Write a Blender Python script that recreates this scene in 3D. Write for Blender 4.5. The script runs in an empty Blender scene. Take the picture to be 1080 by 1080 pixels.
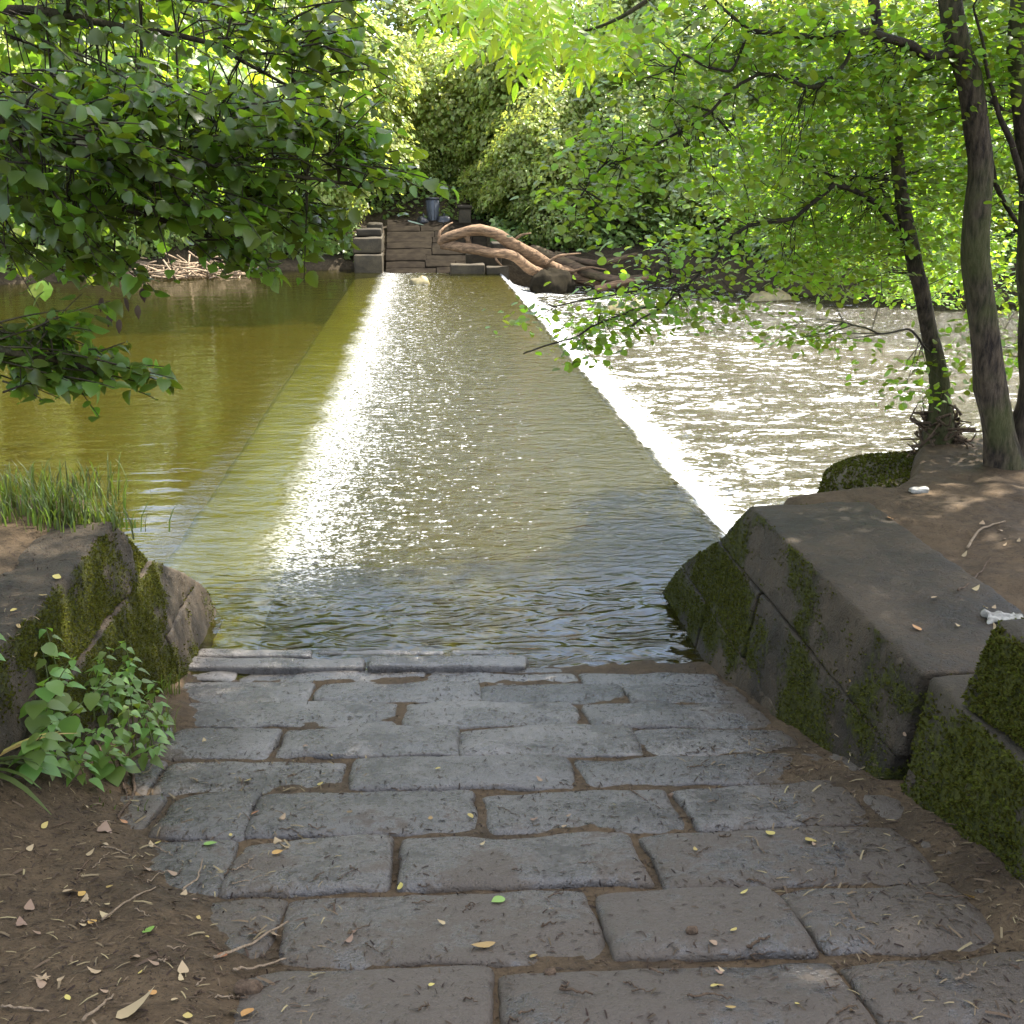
import bpy, math, random
import numpy as np
from mathutils import Vector
random.seed(7)
RNG = np.random.default_rng(7)
SC = bpy.context.scene
COL = SC.collection
R = math.radians

# ------------------------------------------------------------------ camera, sky, sun, exposure
CAM_Z = 3.0
FPX = 1158.0                                    # focal length in pixels of the 1080 px photograph
PITCH = math.atan(350 / FPX)
YAW = math.atan(97 * math.cos(PITCH) / FPX)
cd = bpy.data.cameras.new('camera')
cam = bpy.data.objects.new('camera', cd)
COL.objects.link(cam)
cam.location = (0, 0, CAM_Z)
cam.rotation_euler = (math.pi / 2 - PITCH, 0, -YAW)
cd.sensor_width = 36.0
cd.lens = 36.0 * FPX / 1080.0
cd.clip_start = 0.05
cd.clip_end = 2000
SC.camera = cam

SUN_AZ, SUN_EL = 58.0, 59.0                     # degrees clockwise from +Y, above the horizon
world = bpy.data.worlds.new('World')
SC.world = world
world.use_nodes = True
wn = world.node_tree
bg = wn.nodes['Background']
sky = wn.nodes.new('ShaderNodeTexSky')
sky.sky_type = 'NISHITA'
sky.sun_disc = False
sky.sun_elevation = R(SUN_EL)
sky.sun_rotation = R(SUN_AZ)
sky.air_density = 1.0
sky.dust_density = 2.0
# broken fair-weather cloud over the whole dome
tc = wn.nodes.new('ShaderNodeTexCoord'); sp = wn.nodes.new('ShaderNodeSeparateXYZ'); wn.links.new(tc.outputs['Generated'], sp.inputs[0])
def wmath(op, a, b):
    n_ = wn.nodes.new('ShaderNodeMath'); n_.operation = op
    for i_, v_ in enumerate((a, b)):
        if isinstance(v_, (int, float)): n_.inputs[i_].default_value = v_
        else: wn.links.new(v_, n_.inputs[i_])
    return n_.outputs[0]
zz = wmath('ADD', wmath('MAXIMUM', sp.outputs[2], 0.0), 0.18)
cb = wn.nodes.new('ShaderNodeCombineXYZ'); wn.links.new(wmath('DIVIDE', sp.outputs[0], zz), cb.inputs[0]); wn.links.new(wmath('DIVIDE', sp.outputs[1], zz), cb.inputs[1])
cn = wn.nodes.new('ShaderNodeTexNoise'); cn.inputs['Scale'].default_value = 1.3; cn.inputs['Detail'].default_value = 7; cn.inputs['Roughness'].default_value = .58; wn.links.new(cb.outputs[0], cn.inputs['Vector'])
cr = wn.nodes.new('ShaderNodeMapRange'); cr.interpolation_type = 'SMOOTHSTEP'; cr.inputs[1].default_value = .45; cr.inputs[2].default_value = .62; wn.links.new(cn.outputs['Fac'], cr.inputs[0])
mx = wn.nodes.new('ShaderNodeMix'); mx.data_type = 'RGBA'; wn.links.new(cr.outputs[0], mx.inputs['Factor']); wn.links.new(sky.outputs[0], mx.inputs[6]); wn.links.new(wmath('MULTIPLY', cr.outputs[0], wmath('GREATER_THAN', sp.outputs[2], 0.0)), mx.inputs['Factor']); mx.inputs[7].default_value = (5.6, 5.5, 5.3, 1)
wn.links.new(mx.outputs[2], bg.inputs[0])
bg.inputs[1].default_value = 0.15
sl = bpy.data.lights.new('sun', 'SUN')
sl.energy = 4.5
sl.angle = R(0.5)
sl.color = (1.0, 0.95, 0.86)
sun = bpy.data.objects.new('sun', sl)
COL.objects.link(sun)
SUN_DIR = Vector((math.sin(R(SUN_AZ)) * math.cos(R(SUN_EL)), math.cos(R(SUN_AZ)) * math.cos(R(SUN_EL)), math.sin(R(SUN_EL))))
sun.rotation_euler = (-SUN_DIR).to_track_quat('-Z', 'Y').to_euler()
sun.location = (20, 20, 40)
vs = SC.view_settings
vs.view_transform = 'Standard'
vs.look = 'None'
vs.exposure = 2.45
vs.gamma = 1.0
SC.render.engine = 'CYCLES'
SC.cycles.use_denoising = True
SC.cycles.max_bounces = 8
SC.cycles.transparent_max_bounces = 12
SC.cycles.sample_clamp_indirect = 6.0

# ------------------------------------------------------------------ pixel -> world helpers
_c, _s = math.cos, math.sin
FV = np.array([_s(YAW) * _c(PITCH), _c(YAW) * _c(PITCH), -_s(PITCH)])
RV = np.array([_c(YAW), -_s(YAW), 0.0])
UV = np.cross(RV, FV)
CP = np.array([0, 0, CAM_Z])
def ray(x, y):
    return FV + RV * (x - 540) / FPX - UV * (y - 540) / FPX
def onplane(x, y, n, d):
    n = np.array(n, float); r = ray(x, y)
    return CP + (d - n @ CP) / (n @ r) * r
def atz(x, y, z): return onplane(x, y, (0, 0, 1), z)
def aty(x, y, Y): return onplane(x, y, (0, 1, 0), Y)
RS, R0 = 0.22, 1.44                              # ramp: z = R0 - RS * y
def atramp(x, y): return onplane(x, y, (0, RS, 1), R0)
def toimg(P):
    v = np.atleast_2d(P) - CP
    d = v @ FV
    return np.stack([540 + FPX * (v @ RV) / d, 540 - FPX * (v @ UV) / d, d], 1)

# ------------------------------------------------------------------ numpy noise
_perm = np.random.default_rng(3).random(4096)
def _h(i, j, k):
    return _perm[(i * 73856093 ^ j * 19349663 ^ k * 83492791) & 4095]
def vnoise(p):
    p = np.asarray(p, float)
    i = np.floor(p).astype(np.int64); f = p - i
    f = f * f * (3 - 2 * f)
    r = 0
    for a in (0, 1):
        for b in (0, 1):
            for c in (0, 1):
                w = (f[..., 0] if a else 1 - f[..., 0]) * (f[..., 1] if b else 1 - f[..., 1]) * (f[..., 2] if c else 1 - f[..., 2])
                r = r + w * _h(i[..., 0] + a, i[..., 1] + b, i[..., 2] + c)
    return r * 2 - 1
def fbm(p, oct=4, gain=.5):
    p = np.asarray(p, float); r = 0; a = 1
    for o in range(oct):
        r = r + a * vnoise(p * 2 ** o + 17.3 * o); a *= gain
    return r
def f2(x, y, s, oct=4, seed=0, gain=.5):
    return fbm(np.stack([x * s, y * s, np.full_like(x, seed * 7.7)], -1), oct, gain)
def sstep(a, b, x):
    t = np.clip((x - a) / (b - a), 0, 1)
    return t * t * (3 - 2 * t)

# ------------------------------------------------------------------ mesh / object helpers
def mesh_np(name, V, F, mat=None, smooth=True):
    """V (n,3); F list of arrays (m,k) with equal-size polygons, or list of index lists"""
    me = bpy.data.meshes.new(name)
    V = np.asarray(V, np.float32)
    if not isinstance(F, (list, tuple)): F = [F]
    loops, tot = [], []
    for a in F:
        a = np.asarray(a, np.int32)
        if a.ndim == 1: a = a[None]
        loops.append(a.ravel()); tot.append(np.full(len(a), a.shape[1], np.int32))
    loops = np.concatenate(loops); tot = np.concatenate(tot)
    st = np.concatenate([[0], np.cumsum(tot)[:-1]]).astype(np.int32)
    me.vertices.add(len(V)); me.vertices.foreach_set('co', V.ravel())
    me.loops.add(len(loops)); me.loops.foreach_set('vertex_index', loops)
    me.polygons.add(len(tot)); me.polygons.foreach_set('loop_start', st)
    me.polygons.foreach_set('loop_total', tot)
    me.polygons.foreach_set('use_smooth', np.full(len(tot), smooth))
    me.update(calc_edges=True); me.validate()
    if mat: me.materials.append(mat)
    return me
def obj(name, me, parent=None, loc=None):
    o = bpy.data.objects.new(name, me)
    COL.objects.link(o)
    if loc is not None: o.location = loc
    if parent is not None: o.parent = parent
    return o
def tag(o, label=None, cat=None, group=None, kind=None):
    if label: o['label'] = label
    if cat: o['category'] = cat
    if group: o['group'] = group
    if kind: o['kind'] = kind
    return o
def thing(name, loc, label, cat, group=None):
    o = obj(name, None, None, tuple(float(v) for v in loc))
    o.empty_display_size = .1
    return tag(o, label, cat, group)
class MB:
    def __init__(s): s.V = []; s.F = {}; s.n = 0
    def add(s, V, F):
        V = np.asarray(V, float)
        if not isinstance(F, (list, tuple)): F = [F]
        for a in F:
            a = np.asarray(a, np.int64)
            if a.ndim == 1: a = a[None]
            s.F.setdefault(a.shape[1], []).append(a + s.n)
        s.V.append(V); s.n += len(V)
    def mesh(s, name, mat, off=(0, 0, 0), smooth=True):
        return mesh_np(name, np.concatenate(s.V) - np.asarray(off, float), [np.concatenate(v) for v in s.F.values()], mat, smooth)
def tube(pts, rad, sides=7, cap=True, wob=0, seed=0):
    P = np.asarray(pts, float); n = len(P)
    rad = np.broadcast_to(np.asarray(rad, float), (n,))
    T = np.gradient(P, axis=0); T /= np.linalg.norm(T, axis=1)[:, None] + 1e-9
    up = np.array([0, 0, 1.]) if abs(T[0, 2]) < .9 else np.array([1., 0, 0])
    N = np.cross(T[0], up); N /= np.linalg.norm(N)
    V = []
    for i in range(n):
        N = N - T[i] * (N @ T[i]); N /= np.linalg.norm(N) + 1e-9
        B = np.cross(T[i], N)
        a = np.linspace(0, 2 * math.pi, sides, endpoint=False)
        ring = np.outer(np.cos(a), N) + np.outer(np.sin(a), B)
        rr = rad[i] * np.ones(sides)
        if wob: rr = rr * (1 + wob * vnoise(np.stack([np.cos(a) * 1.5 + seed, np.sin(a) * 1.5, np.full(sides, i * .6)], -1)))
        V.append(P[i] + ring * rr[:, None])
    V = np.concatenate(V)
    k = np.arange(sides); q = []
    for i in range(n - 1):
        a = i * sides
        q.append(np.stack([a + k, a + (k + 1) % sides, a + sides + (k + 1) % sides, a + sides + k], 1))
    F = [np.concatenate(q)]
    if cap: F += [np.arange(sides)[::-1], (n - 1) * sides + np.arange(sides)]
    return V, F
def smooth_path(pts, n):
    P = np.asarray(pts, float); m = len(P)
    t = np.linspace(0, m - 1, n); out = []
    for u in t:
        i = min(int(u), m - 2); f = u - i
        p0 = P[max(i - 1, 0)]; p1 = P[i]; p2 = P[i + 1]; p3 = P[min(i + 2, m - 1)]
        out.append(.5 * (2 * p1 + (p2 - p0) * f + (2 * p0 - 5 * p1 + 4 * p2 - p3) * f * f + (3 * p1 - p0 - 3 * p2 + p3) * f ** 3))
    return np.array(out)
def rblock(C8, div, r, amp, seed=0, freq=4.0):
    """rounded, uneven block. C8: 8 corners ordered by (z,y,x) bits: index = x + 2y + 4z"""
    C8 = np.asarray(C8, float)
    hx = np.linalg.norm(C8[1] - C8[0]) / 2; hy = np.linalg.norm(C8[2] - C8[0]) / 2; hz = np.linalg.norm(C8[4] - C8[0]) / 2
    h = np.array([hx, hy, hz]); r = min(r, .9 * h.min())
    def ax(n, hh):
        c = np.linspace(-1, 1, n + 1) * (hh - r)
        return np.unique(np.round(np.concatenate([[-hh, -hh + r * .3], c, [hh - r * .3, hh]]), 6))
    A = [ax(div[k], h[k]) for k in range(3)]
    ids = {}; V = []; F = []
    def vid(p):
        key = tuple(np.round(p, 6))
        if key not in ids: ids[key] = len(V); V.append(p)
        return ids[key]
    for k in range(3):
        u, v = [(1, 2), (2, 0), (0, 1)][k]
        for sgn in (-1, 1):
            for i in range(len(A[u]) - 1):
                for j in range(len(A[v]) - 1):
                    q = []
                    for (a, b) in ((i, j), (i + 1, j), (i + 1, j + 1), (i, j + 1)):
                        p = np.zeros(3); p[k] = sgn * h[k]; p[u] = A[u][a]; p[v] = A[v][b]; q.append(vid(p))
                    F.append(q if sgn > 0 else q[::-1])
    V = np.array(V)
    inner = np.clip(V, -(h - r), h - r); d = V - inner
    L = np.linalg.norm(d, axis=1)[:, None]
    Vr = inner + d / np.maximum(L, 1e-9) * np.minimum(L, r)
    t = (Vr / h + 1) / 2
    W = 0
    for i in range(8):
        w = (t[:, 0] if i & 1 else 1 - t[:, 0]) * (t[:, 1] if i & 2 else 1 - t[:, 1]) * (t[:, 2] if i & 4 else 1 - t[:, 2])
        W = W + w[:, None] * C8[i]
    n = d / np.maximum(L, 1e-9)
    nz = fbm(W * freq + seed * 3.1, 4)[:, None]
    ex, ey, ez = [(C8[b] - C8[0]) / np.linalg.norm(C8[b] - C8[0]) for b in (1, 2, 4)]
    W = W + amp * nz * (n[:, :1] * ex + n[:, 1:2] * ey + n[:, 2:] * ez)
    return W, np.array(F)
def box8(x0, x1, y0, y1, z0, z1):
    return [(x, y, z) for z in (z0, z1) for y in (y0, y1) for x in (x0, x1)]
def bulk(TV, TF, P, X, Y, Z, S):
    """copies of a template at P with axes X,Y,Z (n,3) and scale S (n,) -> V, F"""
    TV = np.asarray(TV, float); n = len(P); k = len(TV)
    S = np.broadcast_to(np.asarray(S, float), (n,))
    V = P[:, None] + S[:, None, None] * (TV[None, :, 0:1] * X[:, None] + TV[None, :, 1:2] * Y[:, None] + TV[None, :, 2:3] * Z[:, None])
    F = []
    off = (np.arange(n) * k)[:, None, None]
    by = {}
    for f in TF: by.setdefault(len(f), []).append(f)
    for a in by.values():
        a = np.array(a); F.append((a[None] + off).reshape(-1, a.shape[1]))
    return V.reshape(-1, 3), F
def norm(v): return v / (np.linalg.norm(v, axis=-1, keepdims=True) + 1e-9)
def frames(Nrm, D):
    """leaf frames: Z = normal, Y = direction made perpendicular, X = across"""
    Z = norm(Nrm); Y = norm(D - Z * np.sum(D * Z, -1, keepdims=True)); X = np.cross(Y, Z)
    return X, Y, Z

# leaf templates (unit length along +y, starts at the origin)
KITE = (np.array([(0, 0, 0), (.42, .45, .08), (0, 1, -.06), (-.42, .45, .08), ]), [(0, 1, 2), (0, 2, 3)])
def leaf_template(outline, fold=.12, droop=.25):
    """outline: right half points (x,y); midrib points added, mirrored"""
    ys = [p[1] for p in outline]
    V = []; F = []
    mid = [(0, 0)] + [(0, y) for (x, y) in outline] + [(0, 1)]
    V += [(0, y, -droop * y * y) for (_, y) in mid]
    nm = len(mid)
    rt = []; lt = []
    for (x, y) in outline:
        z = fold * x - droop * y * y
        rt.append(len(V)); V.append((x, y, z)); lt.append(len(V)); V.append((-x, y, z))
    m = len(outline)
    F.append((0, rt[0], 1)); F.append((0, 1, lt[0]))
    for i in range(m - 1):
        F.append((i + 1, rt[i], rt[i + 1], i + 2)); F.append((i + 1, i + 2, lt[i + 1], lt[i]))
    F.append((m, rt[-1], nm - 1)); F.append((m, nm - 1, lt[-1]))
    return np.array(V, float), F
BROAD = leaf_template([(.22, .02), (.40, .16), (.46, .34), (.40, .44), (.42, .56), (.27, .70), (.24, .80), (.09, .92)], .18, .22)
BROAD2 = leaf_template([(.25, .0), (.42, .14), (.50, .32), (.46, .50), (.32, .70), (.16, .86)], .05, .35)
BROAD3 = leaf_template([(.18, .03), (.36, .18), (.42, .36), (.38, .52), (.26, .70), (.10, .90)], -.12, .12)
BROAD4 = (BROAD[0] * [1, 1, -1.3], BROAD[1])
BROAD5 = (BROAD[0] * [.9, 1, 2.4], BROAD[1])
HEXL = leaf_template([(.30, .12), (.42, .42), (.28, .74)], .12, .2)
NETTLE = leaf_template([(.20, .05), (.30, .20), (.27, .32), (.25, .44), (.18, .58), (.16, .68), (.07, .85)], .15, .3)
LANCE = leaf_template([(.10, .12), (.17, .32), (.17, .5), (.12, .74)], .15, .2)

# ------------------------------------------------------------------ materials
def nmat(name):
    m = bpy.data.materials.new(name); m.use_nodes = True
    nt = m.node_tree; nt.nodes.clear()
    out = nt.nodes.new('ShaderNodeOutputMaterial')
    return m, nt, out
class NB:
    """tiny node builder"""
    def __init__(s, nt): s.nt = nt
    def n(s, t, **kw):
        nd = s.nt.nodes.new(t)
        for k, v in kw.items(): setattr(nd, k, v)
        return nd
    def set(s, sock, v):
        if isinstance(v, bpy.types.NodeSocket): s.nt.links.new(v, sock)
        else: sock.default_value = v
    def noise(s, vec, scale, detail=4, rough=.55, dist=0):
        nd = s.n('ShaderNodeTexNoise'); s.set(nd.inputs['Vector'], vec)
        nd.inputs['Scale'].default_value = scale; nd.inputs['Detail'].default_value = detail
        nd.inputs['Roughness'].default_value = rough; nd.inputs['Distortion'].default_value = dist
        return nd.outputs['Fac']
    def voro(s, vec, scale, feature='F1'):
        nd = s.n('ShaderNodeTexVoronoi', feature=feature); s.set(nd.inputs['Vector'], vec); nd.inputs['Scale'].default_value = scale
        return nd.outputs['Distance']
    def mr(s, v, a, b, c=0., d=1., smooth=True):
        nd = s.n('ShaderNodeMapRange'); nd.interpolation_type = 'SMOOTHSTEP' if smooth else 'LINEAR'
        s.set(nd.inputs[0], v)
        for i, x in enumerate((a, b, c, d)): s.set(nd.inputs[i + 1], x)
        return nd.outputs[0]
    def math(s, op, a, b=0., c=0.):
        nd = s.n('ShaderNodeMath', operation=op)
        s.set(nd.inputs[0], a); s.set(nd.inputs[1], b); s.set(nd.inputs[2], c)
        return nd.outputs[0]
    def mix(s, f, a, b):
        nd = s.n('ShaderNodeMix', data_type='RGBA')
        s.set(nd.inputs['Factor'], f)
        s.set(nd.inputs[6], a if not isinstance(a, tuple) else (*a, 1)); s.set(nd.inputs[7], b if not isinstance(b, tuple) else (*b, 1))
        return nd.outputs[2]
    def shmix(s, f, a, b):
        nd = s.n('ShaderNodeMixShader'); s.set(nd.inputs[0], f); s.set(nd.inputs[1], a); s.set(nd.inputs[2], b); return nd.outputs[0]
    def bump(s, h, strength=.5, dist=.02, normal=None):
        nd = s.n('ShaderNodeBump'); nd.inputs['Strength'].default_value = strength; nd.inputs['Distance'].default_value = dist
        s.set(nd.inputs['Height'], h)
        if normal: s.set(nd.inputs['Normal'], normal)
        return nd.outputs[0]
    def pbr(s, col, rough=.7, normal=None, spec=.5, **kw):
        nd = s.n('ShaderNodeBsdfPrincipled')
        s.set(nd.inputs['Base Color'], col if not isinstance(col, tuple) else (*col, 1))
        s.set(nd.inputs['Roughness'], rough); s.set(nd.inputs['Specular IOR Level'], spec)
        if normal: s.set(nd.inputs['Normal'], normal)
        return nd.outputs[0]
    def wpos(s): return s.n('ShaderNodeNewGeometry').outputs['Position']
    def sep(s, v):
        nd = s.n('ShaderNodeSeparateXYZ'); s.set(nd.inputs[0], v); return nd.outputs
    def scale(s, v, sx, sy, sz):
        nd = s.n('ShaderNodeVectorMath', operation='MULTIPLY'); s.set(nd.inputs[0], v); nd.inputs[1].default_value = (sx, sy, sz); return nd.outputs[0]
    def out(s, o, sh): s.nt.links.new(sh, o.inputs['Surface'])

def leafmat(name, col, trans, rough=.4, tfac=.45, var=.35, spec=.5):
    m, nt, o = nmat(name); b = NB(nt)
    geo = b.n('ShaderNodeNewGeometry')
    rnd = b.math('FRACT', b.math('ADD', geo.outputs['Random Per Island'], b.n('ShaderNodeObjectInfo').outputs['Random']))
    big = b.noise(geo.outputs['Position'], .55, 2)
    val = b.math('ADD', b.math('MULTIPLY', b.math('SUBTRACT', rnd, .5), var * 1.6), b.math('ADD', b.math('MULTIPLY', b.math('SUBTRACT', big, .5), var * 1.6), 1.0))
    hue = b.math('ADD', .5, b.math('MULTIPLY', b.math('SUBTRACT', rnd, .5), .05))
    def hsv(c):
        h = b.n('ShaderNodeHueSaturation'); b.set(h.inputs['Hue'], hue); b.set(h.inputs['Value'], val)
        h.inputs['Color'].default_value = (*c, 1); return h.outputs[0]
    p = b.pbr(hsv(col), rough, None, spec)
    t = b.n('ShaderNodeBsdfTranslucent'); b.set(t.inputs[0], hsv(trans))
    b.out(o, b.shmix(tfac, p, t.outputs[0]))
    return m
def barkmat(name, c1, c2, moss=0.0, scale=1.0, lying=False):
    m, nt, o = nmat(name); b = NB(nt); P = b.wpos()
    n1 = b.noise(b.scale(P, *((3 * scale, 14 * scale, 14 * scale) if lying else (14 * scale, 14 * scale, 3.5 * scale))), 1.5, 5, .65)
    n2 = b.noise(P, 2.2, 3)
    col = b.mix(b.mr(n1, .3, .7), c1, c2)
    if moss: col = b.mix(b.math('MULTIPLY', b.mr(n2, .42, .62), moss), col, (.05, .06, .012))
    b.out(o, b.pbr(col, .85, b.bump(n1, 1., .03), .2))
    return m

# stone of the paving: worn, damp, brownish grey with mud at the margins
def stone_mat(name, c_dark, c_light, wet, mud=True, moss=0.0, moss_top=False, bump=.35):
    m, nt, o = nmat(name); b = NB(nt); P = b.wpos(); x, y, z = b.sep(P)
    n1 = b.noise(P, 3.0, 5, .6); n2 = b.noise(P, 26, 6, .7); n3 = b.noise(P, 120, 3, .6); v = b.voro(P, 60)
    info = b.n('ShaderNodeObjectInfo').outputs['Random']
    col = b.mix(b.mr(b.math('ADD', b.math('MULTIPLY', n1, .6), b.math('MULTIPLY', n2, .4)), .32, .68), c_dark, c_light)
    hv = b.n('ShaderNodeHueSaturation'); b.set(hv.inputs['Color'], col); b.set(hv.inputs['Value'], b.mr(info, 0, 1, .68, 1.3, False)); col = hv.outputs[0]
    spots = b.mr(b.noise(P, 70, 3, .6), .58, .66)
    col = b.mix(b.math('MULTIPLY', spots, .75), col, (.032, .024, .017))
    if not mud:
        lich = b.mr(b.noise(P, 9, 6, .75), .60, .70); col = b.mix(b.math('MULTIPLY', lich, .55), col, tuple(min(.3, c * 1.9) for c in c_light))
    rough = b.mr(b.math('ADD', b.math('MULTIPLY', n2, .5), b.math('MULTIPLY', n1, .5)), .3, .7, wet[0], wet[1])
    hgt = b.math('ADD', b.math('MULTIPLY', b.mr(v, .0, .35), .25), b.math('MULTIPLY', n2, .7)); hgt = b.math('ADD', hgt, b.math('ADD', b.math('MULTIPLY', n3, .25), b.math('MULTIPLY', n1, .6)))
    if mud:
        # dried mud trodden on from the left bank, the near end and the foot of the right wall
        edge = b.math('MAXIMUM', b.mr(b.math('ADD', x, b.math('MULTIPLY', y, .24)), .35, -.45), b.math('MAXIMUM', b.mr(b.math('SUBTRACT', x, b.math('MULTIPLY', y, .12)), .55, 1.35), b.math('MULTIPLY', b.mr(y, 5.6, 2.4), .74)))
        mk = b.mr(b.math('ADD', b.math('MULTIPLY', n1, .75), b.math('MULTIPLY', n2, .35)), b.math('SUBTRACT', .78, b.math('MULTIPLY', edge, .44)), b.math('SUBTRACT', .86, b.math('MULTIPLY', edge, .44)))
        col = b.mix(b.math('MULTIPLY', mk, .85), col, (.046, .032, .019))
        rough = b.math('ADD', rough, b.math('MULTIPLY', mk, .3))
    if moss:
        an = b.n('ShaderNodeAttribute'); an.attribute_name = 'moss'; nm = an.outputs['Fac']; g = b.n('ShaderNodeNewGeometry'); nz = b.sep(g.outputs['Normal'])[2]
        side = b.mr(nz, .75, .35)
        mm = b.math('MULTIPLY', b.mr(b.math('ADD', nm, b.math('MULTIPLY', b.math('SUBTRACT', n2, .5), 1.2)), .55 - moss, .85 - moss), side)
        mcol = b.mix(b.mr(n2, .35, .65), (.020, .022, .004), (.058, .060, .008))
        col = b.mix(mm, col, mcol); rough = b.math('MAXIMUM', rough, b.math('MULTIPLY', mm, .95))
        hgt = b.math('ADD', hgt, b.math('MULTIPLY', mm, b.math('MULTIPLY', n3, 1.2)))
    b.out(o, b.pbr(col, rough, b.bump(hgt, bump, .02), .5 if mud else .2))
    return m

def mud_mat():
    m, nt, o = nmat('mud'); b = NB(nt); P = b.wpos()
    n1 = b.noise(P, 2.2, 4, .6); n2 = b.noise(P, 18, 6, .7); n3 = b.noise(P, 90, 4, .65)
    col = b.mix(b.mr(b.math('ADD', b.math('MULTIPLY', n1, .5), b.math('MULTIPLY', n2, .5)), .33, .66), (.032, .021, .011), (.084, .057, .032))
    col = b.mix(b.mr(n3, .60, .72), col, (.105, .078, .048))
    col = b.mix(b.mr(n3, .42, .33), col, (.010, .007, .004))
    h = b.math('ADD', b.math('MULTIPLY', n2, .8), b.math('MULTIPLY', n3, .5))
    b.out(o, b.pbr(col, b.mr(n1, .3, .7, .7, .95), b.bump(h, .7, .025), .15))
    return m
def soil_mat(name, c1, c2):
    m, nt, o = nmat(name); b = NB(nt); P = b.wpos()
    n = b.noise(P, 1.2, 6, .65); n2 = b.noise(P, 9, 5, .7)
    b.out(o, b.pbr(b.mix(b.mr(b.math('ADD', b.math('MULTIPLY', n, .5), b.math('MULTIPLY', n2, .5)), .35, .65), c1, c2), .95, b.bump(n2, .8, .15), .2))
    return m
def plain(name, c1, c2=None, rough=.7, scale=8, bump=.3, spec=.4):
    m, nt, o = nmat(name); b = NB(nt); P = b.wpos()
    n = b.noise(P, scale, 5, .65)
    c2 = c2 or tuple(v * .6 for v in c1)
    b.out(o, b.pbr(b.mix(b.mr(n, .35, .65), c1, c2), rough, b.bump(n, bump, .02), spec))
    return m

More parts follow.
